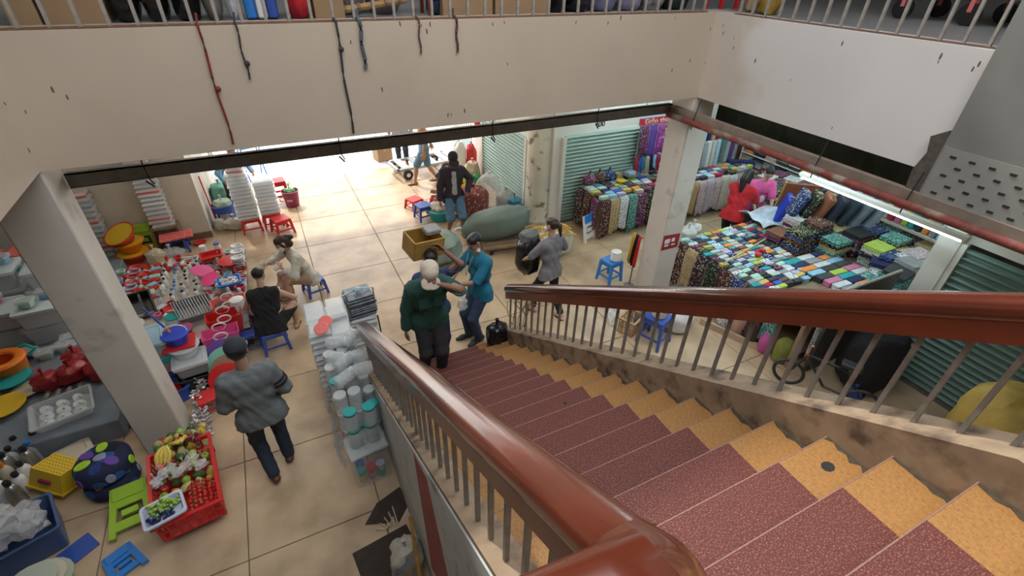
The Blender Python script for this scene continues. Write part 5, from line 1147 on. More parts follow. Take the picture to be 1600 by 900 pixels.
# wooden box on the porter's shoulder
t = thing('wooden_box', 'yellow brown wooden box carried on the porter shoulder', 'box', (1.30,4.93,1.55), .15, rot=(.15,.10,.2))
for a in (-1,1): obj('side', MB().box(a*.19-.01,a*.19+.01,-.14,.14,0,.24), mat('honey_wood', (.42,.25,.06), .5, .2, 6), t); obj('side', MB().box(-.19,.19,a*.14-.01,a*.14+.01,0,.24), MATS['honey_wood'], t)
obj('bottom', MB().box(-.19,.19,-.14,.14,0,.015), MATS['honey_wood'], t)
tag(obj('grey_pad', MB().rbox((0,0,.03),(.20,.16,.06),.03), p_gray, loc=(1.42,4.93,1.79), rot=(.15,.1,.2)), 'small grey pad lying on the wooden box', 'pad')
sack('small clear takeaway bag hanging from the arm of the phone man', (1.70,4.72,.70), (.06,.05,.10), p_bag, 106, 0, True, 'plastic_bag', 'bag', wr=.25)
sack('black rubbish bag sitting on the lowest stair by the plinth', (2.06,4.44,.1585), (.16,.13,.20), MATS['black_bag'], 107, .4, True, 'rubbish_bag', 'bag', wr=.16)
# around the dark jacket man
stool('low red stool in the middle of the bright walkway', (2.38,9.32,0), .4, p_red, .32, .22); stool('low blue stool in front of the red one on the walkway', (2.42,8.80,0), .15, p_blue, .33, .30)
basin('turquoise basin full of rags by the girl in red', (2.72,8.66,0), .20, .25, .22, p_teal); sack('pile of pale rags heaped in the turquoise basin', (2.72,8.66,.08), (.20,.19,.14), mat('rags', (.55,.50,.44), .9, .4, 8), 110, wr=.25)
sack('white plastic bag on the floor by the girl in red', (2.55,9.25,0), (.13,.10,.05), p_bag, 111)
stool('small red stool under the seated girl', (2.98,8.98,0), 0, p_red, .24, .18)
plaid = pattern('plaid_bag', (.22,.05,.05), [(.55,.40,.30),(.15,.04,.04),(.30,.10,.08)], 26)
sack('round red and tan checked bundle beside the dark jacket man', (3.28,8.22,.18), (.30,.28,.30), plaid, 112, 0, True, wr=.08); stool('red stool under the checked bundle', (3.28,8.22,0), .2, p_red, .34, .18)
sack('yellow cloth bag behind the checked bundle', (3.24,8.66,0), (.24,.20,.34), cl('yellow_bag', (.70,.42,.03)), 113); sack('tall white sack leaning on the pale shutter', (3.78,8.60,0), (.26,.22,.42), p_bag, 114, 0, True, wr=.12); sack('grey white sack in front of the pale shutter', (4.02,8.28,0), (.20,.18,.28), mat('dull_sack', (.45,.48,.47), .6, .2, 6, bump=.5), 115)
sack('clear bag of blue bottles by the round pillar', (3.98,7.78,0), (.20,.18,.24), mat('blue_clear_bag', (.20,.34,.42), .25, .5, 14, alpha=.8, bump=.5), 116, wr=.25); sack('small teal bundle on the bag of blue bottles', (3.98,7.82,.44), (.14,.10,.07), mat('teal_rag', (.05,.22,.30), .6, .4, 12), 117)
sack('beige fabric bag by the white wall', (3.98,10.0,0), (.18,.16,.30), cl('beige_bag', (.55,.42,.34)), 118); sack('lime green bag by the white wall', (3.68,9.82,0), (.16,.16,.24), cl('lime_bag', (.35,.55,.10)), 119); sack('dark green bottle bag by the shutter edge', (3.80,9.30,0), (.12,.10,.28), cl('dkgreen_bag', (.03,.22,.08)), 120)
sack('white paper bag standing above the other bags by the white wall', (3.86,10.5,.0), (.16,.14,.46), p_white, 121); sack('red bag beside the white paper bag', (4.14,10.45,0), (.12,.12,.42), pl('red_bag2', (.55,.03,.03)), 122)
tag(obj('wall_box', MB().rbox((4.27,10.45,1.42),(.12,.24,.30),.02), p_red), 'small red box fixed high on the white wall by the entrance', 'box')
for k in range(2): tag(obj('white_shoe', MB().rings([[(-.11,-.04,0),(.11,-.035,0),(.13,0,0),(.11,.035,0),(-.11,.04,0)],[(-.10,-.035,.05),(.05,-.03,.05),(.10,0,.04),(.05,.03,.05),(-.10,.035,.05)]]), p_white, loc=(2.90+.14*k,8.02+.22*k,0), rot=(0,0,2.8+.4*k)), ['white shoe on the floor behind the dark jacket man','white slipper on the floor under the checked bundle'][k], 'shoe')
# flat cart at the entrance
t = thing('flat_cart', 'grey steel flat cart with rubber wheels at the entrance', 'cart', (3.15,11.3,0), .12)
obj('frame', MB().box(-.75,.75,-.36,-.30,.22,.28).box(-.75,.75,.30,.36,.22,.28).box(-.75,-.69,-.36,.36,.22,.28).box(.69,.75,-.36,.36,.22,.28), mat('cart_steel', (.40,.42,.43), .5), t)
for k in range(4): obj('deck_slat', MB().box(-.6+k*.36,-.42+k*.36,-.32,.32,.26,.285), mat('cart_steel', (.4,.42,.43)), t)
for a in (-.5,.5):
    for c in (-.36,.36):
        wl = obj('wheel', MB().tube([(a,c-.03,.12),(a,c+.03,.12)], .12, 16), p_black, t); obj('hub', MB().tube([(a,c-.035,.12),(a,c+.035,.12)], .05, 10), p_white, wl)
obj('tow_bar', MB().tube([(.2,-.35,.2),(.28,-.9,.06)], .025, 8), m_steel, t)
carton('brown carton standing in the bright entrance', (2.48,12.5,0), (.40,.34,.34), .2)
# gate of upright bars
t = thing('bar_gate', 'pale barred gate beyond the white wall at the entrance', 'gate', (4.3,10.8,0))
for k in range(9): obj('gate_bar', MB().box(-.015,.015,.02+k*.15,.05+k*.15,0,2.4), m_white, t)
obj('gate_rail', MB().box(-.02,.02,0,1.35,.3,.36), m_white, t); obj('gate_rail', MB().box(-.02,.02,0,1.35,1.3,1.36), m_white, t); obj('gate_panel', MB().box(-.012,.012,0,1.35,.36,.75), p_pale, t)
# far street: red awning and stalls
for k_, x_ in enumerate((-4,4.4,12.4)): tag(obj('banner_pole', MB().tube([(x_,19.08,-.01),(x_,19.08,2.1)], .04, 8), m_steel), ['left','middle','right'][k_]+' steel pole holding the red street banner', 'pole')
tag(obj('street_banner', MB().rings([[(-4+.4*k, 19+.06*math.sin(k*1.3), 1.5),(-4+.4*k, 19.02+.06*math.sin(k*1.3), 1.5),(-4+.4*k, 19.02, 2.0),(-4+.4*k, 19, 2.0)] for k in range(42)]), p_red), 'long red banner strung across the street beyond the entrance', 'banner')
for k in range(9):
    x = -3+k*1.35; t = thing('street_stall', ['leftmost street stall with a blue top','second street stall with a white top','third street stall with a red top','fourth street stall with a cream top','fifth street stall with an orange top','sixth street stall with a pale blue top','seventh street stall with a yellow top','eighth street stall with a white cloth','rightmost street stall with a red cloth'][k]+' across the street', 'stall', (x,20.5,0))
    for a in (-.5,.5): obj('post', MB().box(a-.02,a+.02,-.02,.02,0,1.9), m_steel, t)
    obj('counter', MB().rbox((0,0,.75),(1.15,.6,.08),.03), m_wood, t); obj('cloth_top', MB().rings([[(-.6,-.4,1.8),(.6,-.4,1.8),(.6,.4,1.95),(-.6,.4,1.95)],[(-.6,-.4,1.83),(.6,-.4,1.83),(.6,.4,1.98),(-.6,.4,1.98)]]), [p_bblue,p_white,p_red,p_cream,p_orange,p_pale,p_yel,p_white,p_red][k], t)
# ------------------------------------------------------------ jars and trays stacked along the stair wall
random.seed(51)
p_jarc = mat('jar_plastic', (.80,.86,.88), .08, .03, 3, alpha=.26); p_jlid = p_teal
b = thing('jar_crate', 'large clear box with a tinted lid at the front of the jar stacks', 'box', (.13,3.36,0), .12)
obj('walls', MB().rbox((0,0,.24),(.36,.28,.46),.02), p_jarc, b); obj('lid_band', MB().rbox((0,0,.475),(.38,.30,.03),.02), p_jarc, b)
for k in range(10): tag(obj('coloured_tub', MB().lathe([(.036,0),(.044,.08),(.046,.085),(.0,.085)], n=10), p_any, smooth=True, loc=(.03+.095*(k % 3), 3.28+.085*((k//3) % 2), .012+.095*(k//6)+.012), color=NAMED[['yellow','pink','green','sky','pink','purple','teal','red','lilac','blue'][k]]), ['yellow','pink','green','sky blue','rose pink','purple','teal','red','lilac','blue'][k]+' small tub inside the large clear box', 'tub')
i = 0
for ri, (y, zs, xs) in enumerate(((3.36,(.495,.735),(.06,.22)), (3.62,(0,.24,.48,.72),(-.0,.15,.29)), (3.84,(0,.24,.48,.72),(-.0,.15,.29)), (4.06,(0,.24,.48,.72),(-.0,.15,.29)), (4.28,(0,.24,.48,.72),(-.0,.15,.29)))):
    for zi, z in enumerate(zs):
        for xi, x in enumerate(xs):
            if x > .26 and z > .7: continue
            teal = (i % 4 == 0) or y < 3.5
            jar(('teal' if teal else 'clear')+' lidded jar by the stair wall, '+ORDS[ri]+' row, '+ORDS[xi]+' column, '+ORDS[zi]+' tier', (x+U(-.01,.01), y+U(-.012,.012), z+.001), .066, .232, p_jarc, p_jlid if teal else p_frost, 'stairjar_t' if teal else 'stairjar_c', 'teal lidded jars by the stairs' if teal else 'clear lidded jars by the stairs'); i += 1
for k in range(7): jar('clear jar lying on the stacks by the stair wall, '+ORDS[k]+' from the front', (.02+.13*(k % 2)+U(-.02,.02), 3.72+.11*k, .97+.035), .066, .22, p_jarc, p_frost, 'stairjar_l', 'jars lying on the stacks by the stairs', (1.5,U(-.3,.3),U(0,3)))
for nm_, (x, y, z0, n) in zip(('front left','front right','middle left','middle right','rear left','rear right'), ((-.03,4.62,0,13),(.20,4.62,0,12),(-.03,4.88,0,13),(.20,4.88,0,13),(-.03,5.14,0,12),(.20,5.14,0,12))):
    clam_stack('clear tray in the '+nm_+' stack at the stair foot', x, y, z0, n, [p_frost], .225, .24, .082)
for k in range(2): tag(obj('red_disc', MB().lathe([(.075,0),(.08,.01),(.07,.02),(.0,.022)], n=18), p_salmon, smooth=True, loc=(.0+.06*k,4.56+.08*k,1.075+.02*k), rot=(.35,-.2,0)), ['lower','upper'][k]+' red lid leaning on the clear trays by the rail end', 'lid')
t = thing('tied_bundle', 'grey blue bundle of foil trays tied with blue string behind the rail end', 'bundle', (.52,5.30,.62), .1)
for k in range(9): obj('foil_tray', MB().rbox((U(-.02,.02),U(-.02,.02),.02+k*.035),(.34+U(-.03,.03),.28,.028),.02), mat('foil_tray', (.16,.19,.22), .35, .5, 18, metal=.4), t)
obj('string', MB().tube([(-.19,0,.0),(-.19,0,.33),(0,.02,.36),(.19,0,.33),(.19,0,0)], .012, 5), p_pale, t); obj('string_knot', MB().ball((0,0,.36),(.06,.05,.03),8,5), p_pale, t)
clam_stack('white foam tray in the stack under the tied bundle', .52, 5.30, .0, 10, [p_white], .34, .28, .062)
tag(obj('black_strap', MB().tube([(.69,5.15,0),(.70,5.15,.3),(.69,5.15,.62)], .01, 6), p_black), 'black strap down the side of the white foam trays', 'strap')
for k in range(16):
    tag(obj('loose_disc', MB().lathe([(.045,0),(.05,.004),(.0,.008)], n=14), p_frost, smooth=True, loc=(-.13+U(-.02,.03),3.55+.055*k,.03+.04*(k % 5)), rot=(1.3,U(-.4,.4),1.2)), 'loose clear disc beside the jar stacks, '+ORDS[k]+' from the front', 'disc', 'loose clear discs beside the jar stacks')
# bag, cane and dark mats below the stair wall
tag(obj('dark_mat', MB().rbox((0,0,.006),(.52,.40,.012),.01), mat('dark_mat', (.045,.03,.022), .8, .3, 12), loc=(.06,2.42,.0), rot=(0,0,.12)), 'dark square mat on the floor under the left handrail', 'mat')
tag(obj('dirt_patch', MB().prism([(-.2,-.05),(.1,-.16),(.25,.0),(.2,.2),(-.05,.12)], 2, 0, .008), mat('dark_mat', (.045,.03,.022)), loc=(.14,2.86,.001)), 'dark trampled card on the floor beside the stair wall', 'card')
sack('dirty white cloth bag with a blue stripe under the stair wall', (.20,2.24,.0), (.14,.13,.22), mat('dirty_white', (.50,.47,.40), .9, .25, 9, bump=.5), 131, .5, True, wr=.22)
obj('stripe', MB().tube([(-.142,.0,-.06),(-.15,-.05,.03),(-.12,-.08,.12),(-.06,-.1,.18)], .016, 6, .5), cl('stripe_blue', (.12,.20,.28)), COL.objects[[o.name for o in COL.objects if o.get('label','').startswith('dirty white cloth')][0]])
tag(obj('cane', MB().tube([(.30,2.34,.62),(.26,2.05,.25),(.24,1.95,.01)], .016, 7), mat('cane', (.45,.24,.06), .5, .3, 16)), 'yellow cane pole leaning on the dirty white bag', 'cane')
for k in range(5): tag(obj('plastic_strip', MB().tube([(.02+.05*k,2.72+.04*k,.01),(.10+.03*k,2.66,.05),(.20,2.74+.03*(k % 2),.012)], .006, 5), p_cream), 'pale plastic strip curled on the floor by the stair wall', 'strip', 'plastic strips by the stair wall')
# ------------------------------------------------------------ fabric stalls on the right
m_tbl = mat('stall_wood', (.30,.21,.13), .7, .2, 6)
def stall_table(label, x0, x1, y0, y1, h):
    t = thing('stall_table', label, 'table', ((x0+x1)/2, (y0+y1)/2, 0)); a, c = (x1-x0)/2, (y1-y0)/2
    obj('tabletop', MB().box(-a,a,-c,c,h-.04,h), m_tbl, t); obj('shelf', MB().box(-a+.05,a-.05,-c+.05,c-.05,.16,.19), m_tbl, t)
    for sx in (-1,0,1):
        for sy in (-1,1): obj('leg', MB().box(sx*(a-.05)-.03,sx*(a-.05)+.03,sy*(c-.05)-.03,sy*(c-.05)+.03,0,h-.04), m_tbl, t)
HT = .74
stall_table('long wooden table under the folded cloth of the far fabric stall', 5.14, 9.3, 6.62, 7.42, HT)
stall_table('wide wooden table under the folded cloth of the near fabric stall', 5.46, 8.6, 2.55, 4.92, HT)
m_print = []
PC = [((.02,.02,.03),[(.55,.5,.4),(.03,.03,.05),(.4,.1,.08)]), ((.05,.02,.02),[(.45,.15,.1),(.1,.05,.04),(.6,.5,.35)]), ((.75,.76,.74),[(.05,.05,.06),(.7,.7,.7),(.1,.2,.4)]), ((.03,.22,.20),[(.5,.6,.5),(.02,.15,.14),(.7,.7,.6)]),
      ((.12,.03,.08),[(.3,.1,.2),(.08,.02,.05),(.5,.35,.4)]), ((.02,.04,.14),[(.1,.2,.5),(.02,.03,.08),(.6,.6,.65)]), ((.45,.58,.48),[(.2,.35,.2),(.6,.65,.55),(.7,.5,.5)]), ((.50,.38,.20),[(.6,.5,.3),(.35,.22,.1),(.2,.12,.08)]),
      ((.55,.45,.45),[(.7,.6,.6),(.4,.25,.3),(.3,.2,.25)]), ((.015,.015,.015),[(.6,.5,.2),(.02,.02,.02),(.05,.2,.1)])]
for i, (b_, c_) in enumerate(PC): m_print.append(pattern('print_%d' % i, b_, c_, 34+6*(i % 4)))
PNAME = ['black and cream printed','rust floral printed','black and white checked','teal floral printed','plum printed','navy printed','sage floral printed','tan batik','mauve lace','black and gold floral']
def fold_mesh(key, d, m):
    def mk():
        b = MB(); n = 3
        for k in range(n): b.rbox((0,0,d[2]*(k+.5)/n), (d[0]*(1-.02*(k % 2)), d[1]*(1-.03*(k % 2)), d[2]/n*.97), d[2]/n*.45)
        return b.mesh('folded_cloth', m, True)
    return mesh_of(key, mk)
random.seed(88)
CN = ['black','navy','charcoal','mint','grey','charcoal','beige','navy','white','crimson','mint','lilac','yellow','grey','teal','orange','blue','charcoal','sky','brown','lime','black','white','sky','grey']
cnt = [0]
def fold(x, y, z, d, rz, where, cn=None, pr=None, tilt=(0,0), pos='', name='folded_cloth'):
    cnt[0] += 1
    if pr is None:
        cn = cn or random.choice(CN); o = inst(name, fold_mesh('fold%.2f%.2f%.3f' % d, d, c_any), None, (x,y,z), (tilt[0],tilt[1],rz), None, NAMED[cn]); nm = cn
    else:
        o = inst(name, fold_mesh('foldp%d%.2f%.2f%.3f' % ((pr,)+d), d, m_print[pr]), None, (x,y,z), (tilt[0],tilt[1],rz)); nm = PNAME[pr]
    tag(o, nm+' cloth '+where+pos, 'cloth', nm+' cloths '+where)
# near table: rows of packs
for r_ in range(20):
    for c in range(10):
        x, y = 5.56+c*.158, 4.85-r_*.082
        if x > 6.80 and y < 4.35: continue
        if r_ > 12 and c > 6: continue
        pr = random.randrange(10) if random.random() < .38 else None
        fold(x+U(-.012,.012), y+U(-.008,.008), HT+.001, (.150,.073,.075), U(-.14,.06), 'on the near table, ', None, pr, (U(-.14,.14),U(-.12,.12)), ORDS[r_]+' row, '+ORDS[c]+' along', 'cloth_pack')
# rows of long packs at the front right of the near table
for r_ in range(3):
    for c in range(9):
        fold(6.72+r_*.30-.02*c, 2.72+c*.118, HT+.001, (.28,.105,.08), -.05, 'at the front of the near fabric table, ', ['white','charcoal','teal','grey','sky','lime','white','orange','charcoal','pink','navy'][(r_*4+c*3) % 11], None, (0,0), ORDS[r_]+' column, '+ORDS[c]+' along')
# stacks of printed cloth on the back right of the near table
for si, (x, y, n, pr0) in enumerate(((7.0,3.95,6,1),(7.0,4.28,3,0),(7.38,3.95,7,1),(7.38,4.30,6,4),(7.76,3.55,6,0),(7.76,3.90,5,3),(8.14,3.55,6,7),(7.38,3.62,5,9),(8.14,3.20,6,5),(7.76,3.20,5,2))):
    for k in range(n): fold(x+U(-.02,.02), y+U(-.015,.015), HT+.001+k*.062, (.34,.29,.06), U(-.08,.08), 'in the near stall, ', None, (pr0+(k % 3)*4) % 10 if k < n-1 or pr0 % 2 else None, (0,0), ORDS[si]+' stack, '+ORDS[k]+' from bottom', 'printed_cloth')
t = tag(obj('measuring_stick', MB().tube([(5.52,4.02,HT+.10),(6.72,4.30,HT+.10)], .010, 6), mat('bamboo', (.62,.52,.25), .5)), 'bamboo measuring stick across the near fabric table', 'stick')
for k, (x, y) in enumerate(((6.18,3.98),(6.36,4.05))): tag(obj('red_flower', MB().ball((0,0,0),(.05,.05,.035),9,6), pl('red', (.6,.02,.02)), smooth=True, loc=(x,y,HT+.105)), ['left','right'][k]+' small red pompon beside the measuring stick', 'pompon')
# bolts standing upright on the stacks
def bolt(label, loc, d, m, rot, group=None):
    t = thing('fabric_bolt', label, 'cloth', loc, rot=rot, group=group); obj('roll', MB().rbox((0,0,d[2]/2),(d[0],d[1],d[2]),min(d[0],d[1])*.4), m, t, True)
    obj('core_board', MB().box(-d[0]*.38,d[0]*.38,-d[1]*.08,d[1]*.08,d[2],d[2]+.012), m_card, t); return t
for k, (c, lab) in enumerate(((cl('royal', (.02,.05,.45)),'royal blue'),(cl('ivory', (.58,.50,.34)),'ivory'),(m_print[5],'navy print'),(m_print[9],'black and gold'),(cl('rustc', (.28,.10,.05)),'rust brown'),(cl('inky', (.025,.035,.055)),'inky blue'),(cl('inky2', (.03,.05,.07)),'dark slate'),(cl('steel_blue', (.16,.21,.25)),'steel grey'),(cl('steel2', (.22,.27,.31)),'pale steel grey'))):
    bolt(lab+' bolt standing above the printed stacks', (7.10+.13*k, 4.72-.125*k, HT+.33) if k > 1 else (7.52+.13*k, 4.78-.1*k, HT+.08), (.12,.34,.46), c, (.12,.28,-.75))
t = thing('wooden_screen', 'tilted brown wooden board standing beside the woman in pink', 'board', (8.15,4.93,.75), rot=(.25,0,-.7)); obj('board', MB().box(-.30,.30,-.02,.02,0,.62), mat('rust_board', (.30,.10,.05), .6, .2, 5), t); obj('edge', MB().box(-.31,-.29,-.025,.025,0,.64), mat('pale_edge', (.6,.42,.15), .6), t)
tag(obj('white_sheet', MB().grid(lambda u, v: (6.95+.75*u, 4.55+.55*v-.15*u, .86+.05*math.sin(7*u+3*v)+.03*math.sin(11*v)+.10*v), 16, 12), cl('pale_blue_sheet', (.60,.70,.78))), 'pale blue sheet spread between the two women', 'sheet')
o_ = COL.objects[-1]; o_.modifiers.new('thick', 'SOLIDIFY').thickness = .012
sack('white rolled cloth at the left corner of the near table', (5.72,4.98,HT), (.16,.12,.09), cl('white', (.62,.62,.60)), 141); sack('second white rolled cloth by the column', (5.95,5.10,HT-.02), (.16,.10,.08), c_white, 142)
# loose heap at the right of the near table
random.seed(91)
for k in range(20): fold(7.5+U(-.3,.75), 2.72+U(-.1,.32), HT+.002+.065*(k % 4)+.004*k, (.34,.29,.06), U(-.6,.6), 'in the loose heap by the dark board, ', None, [0,2,5,3,8][k % 5] if k % 3 else None, (U(-.12,.12),U(-.12,.12)), ORDS[k]+' one')
# drapes
def drape(label, p0, p1, ztop, zbot, m, seed, group=None, over=.10):
    """hanging length of cloth from p0 to p1 (plan), folded over the table edge"""
    rnd = random.Random(seed); a, b_ = Vector((*p0,0)), Vector((*p1,0)); d = b_-a; n = Vector((d.y,-d.x,0)).normalized(); ph = rnd.uniform(0,6); k_ = rnd.choice((2,3,4))
    def fn(u, v):
        if v < .2: q = -over*(1-v/.2); z = ztop+.012
        else: q = .015+.022*math.sin(k_*2*pi*u+ph)*(v-.1)+.03*(v-.2); z = ztop-(ztop-zbot+.03*math.sin(5*u+ph))*(v-.2)/.8
        p = a+d*u+n*q; return (p.x, p.y, z)
    o = obj('hanging_cloth', MB().grid(fn, 14, 12), m, None, True); o.modifiers.new('thick', 'SOLIDIFY').thickness = .01
    return tag(o, label, 'cloth', group)
seq = [1,7,2,3,4,9,6,8]
for k in range(8): drape(PNAME[seq[k]]+' cloth hanging down the front of the far fabric table', (5.16+.215*k,6.60), (5.36+.215*k,6.60), HT+.03, .06+.05*(k % 3), m_print[seq[k]], 200+k)
for k in range(10): drape([PNAME[6],'sky blue','golden tan',PNAME[8],'pale lilac lace','pink grey lace','cream','white','faded rose','grey blue'][k]+' cloth hanging at the right end of the far fabric table', (6.92+.215*k,6.60), (7.12+.215*k,6.60), HT+.03, .05+.04*(k % 3), [m_print[6],cl('sky', (.30,.52,.70)),cl('gold_tan', (.46,.32,.14)),m_print[8],cl('lilac_lace', (.5,.44,.5)),m_print[8],cl('creamc', (.6,.54,.44)),c_white,cl('faded_rose', (.5,.34,.32)),cl('greyblue', (.3,.38,.44))][k], 220+k)
for k in range(3): drape(PNAME[[0,1,4][k]]+' cloth hanging at the left end of the far fabric table', (5.12,7.36-.25*k), (5.12,7.14-.25*k), HT+.03, .08+.06*k, m_print[[0,1,4][k]], 236+k)
for k in range(9): drape(PNAME[[1,7,0,9,1,5,0,4,3][k]]+' cloth hanging on the near table side, '+['first','second','third','fourth','fifth','sixth','seventh','eighth','ninth'][k]+' from the column', (5.44,4.88-.225*k), (5.44,4.68-.225*k), HT+.03, .08+.05*(k % 3), m_print[[1,7,0,9,1,5,0,4,3][k]], 240+k)
# packs on the far table
random.seed(93)
for r_ in range(6):
    for c in range(20):
        if r_ == 0 and c % 4 == 3: continue
        if r_ > 3 and c > 11: continue
        fold(5.26+c*.205+U(-.012,.012), 6.70+r_*.118+U(-.008,.008), HT+.046, (.175,.095,.06), U(-.08,.08), 'on the far table, ', None, random.randrange(10) if random.random() < .3 else None, (0,0), ORDS[r_]+' row, '+ORDS[c]+' along', 'cloth_pack')
for k, (x, y, s_) in enumerate(((5.32,7.28,.14),(5.55,7.30,.15),(5.80,7.31,.14))): sack([PNAME[4],PNAME[1],PNAME[5]][k]+' rolled bundle at the back left of the far table', (x,y,HT+.11), (s_,.10,.09), m_print[[4,1,5][k]], 150+k)
basin('steel bowl on the far fabric table', (6.28,7.25,HT+.11), .10, .16, .09, mat('brushed_steel', (.5,.5,.5))); sack('pale blue cloth in the steel bowl', (6.28,7.25,HT+.14), (.11,.10,.06), cl('paleblue2', (.35,.48,.6)), 156)
carton('small brown carton at the back of the far fabric table', (6.02,7.32,HT+.11), (.16,.14,.10), .1); basin('small yellow dish on the far fabric table', (5.95,7.10,HT+.11), .06, .08, .05, p_yel)
# garments hanging at the end of the teal shutter
t0 = [('crimson',(.35,.02,.03)),('plum',(.16,.04,.12)),('violet',(.10,.05,.26)),('wine',(.20,.01,.04)),('magenta',(.30,.05,.20))]
t = thing('garment_rail', 'steel rail at the end of the teal shutter with cloths hung over it', 'rail', (6.72,7.36,0)); obj('bar', MB().tube([(-.28,0,1.82),(.42,0,1.82)], .012, 6), m_steel, t); obj('post', MB().tube([(.42,0,0),(.42,0,1.85)], .018, 8), m_steel, t); obj('post', MB().tube([(-.28,0,0),(-.28,0,1.85)], .018, 8), m_steel, t)
for k, (m, z0, z1) in enumerate(((m_print[4],1.80,1.22),(cl('violet', (.10,.05,.28)),1.80,1.20),(pattern('magprint', (.35,.06,.28), [(.6,.3,.5),(.2,.03,.2),(.1,.05,.2)], 14),1.80,1.24))):
    drape(['plum patterned','violet','magenta patterned'][k]+' cloth hung on the rail beside the teal shutter', (6.46+.2*k,7.345), (6.64+.2*k,7.345), z0, z1, m, 260+k, over=.02)
for k, cn in enumerate(('red','blue','teal','beige','navy','sky','crimson')):
    drape(cn+' strip of cloth hung low on the rail beside the teal shutter', (6.42+.09*k,7.33), (6.49+.09*k,7.33), 1.20, .86+.05*(k % 3), cl('strip_'+cn, NAMED[cn]), 270+k, over=.02)
# shelves of bolts at the back
def shelf_unit(label, loc, rz, w_, n, h, seed, where):
    t = thing('fabric_shelf', label, 'shelf', loc, rz)
    for k in range(n+1): obj('board', MB().box(-w_/2,w_/2,-.2,.2,.05+k*h,.075+k*h), m_white, t)
    for a in (-1,1): obj('side', MB().box(a*w_/2-.012,a*w_/2+.012,-.2,.2,0,.1+n*h), m_white, t)
    rnd = random.Random(seed); mw = t.matrix_basis.copy(); mw = Matrix.Translation(loc) @ Matrix.Rotation(rz,4,'Z')
    for k in range(n):
        x = -w_/2+.03
        while x < w_/2-.30:
            nn = int((h-.06)/.062)
            for j in range(nn):
                p = mw @ Vector((x+.14, -.02, .08+k*h+j*.062)); cn = rnd.choice(CN)
                if cnt[0] < 640:
                    cnt[0] += 1; o = inst('shelf_cloth', fold_mesh('shelf', (.27,.34,.06), c_any), None, p, (0,0,rz), None, NAMED[cn]); tag(o, cn+' cloth '+where+', '+ORDS[k]+' shelf, '+ORDS[int((x+w_/2)/.3)]+' pile, '+ORDS[j]+' up', 'cloth', cn+' folded cloths '+where)
            x += .30
shelf_unit('white shelf unit full of folded cloth behind the far fabric table', (7.75,7.86,0), 0, 1.6, 5, .38, 301, 'behind the far table')
shelf_unit('white shelf unit full of folded cloth in the far corner of the stall', (10.0,6.4,0), -pi/2, 2.4, 4, .38, 302, 'in the far corner')
random.seed(303)
t = thing('low_bench', 'low bench stacked with dark printed cloth behind the woman in pink', 'bench', (9.0,5.9,0), .2); obj('top', MB().box(-.6,.6,-.5,.5,.5,.54), m_tbl, t)
for a in (-1,1): obj('trestle', MB().box(a*.5-.03,a*.5+.03,-.45,.45,0,.5), m_tbl, t)
for a in range(3):
    for c in range(3):
        for k in range(5): fold(8.65+a*.36, 5.55+c*.32, .545+k*.062, (.34,.29,.06), U(-.1,.3), 'on the low bench, ', None, [5,0,2,4,9][(a+c+k) % 5], (0,0), ORDS[3*a+c]+' stack, '+ORDS[k]+' up', 'printed_cloth')
bolt('rolled navy bolt lying on the far end of the stall', (8.85,7.15,HT+.09), (.16,.16,.6), cl('navyroll', (.015,.02,.09)), (0,pi/2,-.5))
for k in range(8): bolt(['white','pale blue','sky striped','ice blue','grey','white','cream','pale blue'][k]+' bolt standing on end behind the column, '+['first','second','third','fourth','fifth','sixth','seventh','eighth'][k]+' in the row', (7.70+.13*k,7.28,HT+.002), (.11,.11,.58), cl(['boltw','boltpb','boltsk','boltice','boltg','boltw','boltc','boltpb'][k], [(.66,.70,.72),(.40,.55,.66),(.30,.48,.62),(.55,.66,.70),(.35,.37,.38),(.66,.7,.72),(.60,.56,.48),(.40,.55,.66)][k]), (-.06,0,0))
for k in range(11): bolt(['charcoal','sky','navy','beige','crimson','teal','grey','mint','purple','white','brown'][k]+' tall bolt leaning on the back wall of the stall', (8.72+.14*k,7.93,0), (.12,.12,1.25+.08*(k % 3)), cl('tall_'+str(k), NAMED[['charcoal','sky','navy','beige','crimson','teal','grey','mint','purple','white','brown'][k]]), (-.03,0,0))
# coloured strips on the right wall, hanging clothes and dark board
t = thing('cloth_rack', 'rack of small coloured cloths along the end of the near stall', 'rack', (9.05,3.72,0)); obj('shelf', MB().box(-.18,.18,-.85,.85,.98,1.0), m_white, t); obj('shelf', MB().box(-.18,.18,-.85,.85,.50,.52), m_white, t); obj('top', MB().box(-.18,.18,-.85,.85,1.36,1.38), m_white, t)
for a in (-.84,.84): obj('side', MB().box(-.18,.18,a-.012,a+.012,0,1.38), m_white, t)
SCN = ['purple','white','pink','lilac','brown','green','beige','crimson','pink','lime','teal','charcoal','orange','grey','sky']
for k in range(15): tag(obj('cloth_strip', MB().rbox((0,0,.13),(.30,.095,.25),.03), c_any, loc=(9.02,4.46-.106*k,1.001), smooth=True, color=NAMED[SCN[k]]), ['purple','white','pink','lilac','brown','green','beige','crimson','rose pink','lime','teal','charcoal','orange','grey','sky blue'][k]+' cloth strip on the end rack of the near stall', 'cloth')
for a in range(5):
    for k in range(5): fold(9.03, 4.38-.33*a, .521+k*.062, (.34,.29,.06), pi/2+U(-.05,.05), 'on the end rack, ', None, [9,3,0,7,5][(a+k) % 5], (0,0), ORDS[a]+' pile, '+ORDS[k]+' up', 'printed_cloth')
random.seed(104)
for a in range(3):
    for c in range(2):
        for k in range(6): fold(8.50-.0*c, 4.55-.33*a-.0*c, HT+.001+k*.062, (.34,.29,.06), U(-.2,.2), 'beside the end rack, ', None, [8,6,2][(a+k) % 3], (0,0), ORDS[a]+' pile, '+ORDS[k]+' up', 'printed_cloth') if c == 0 else None
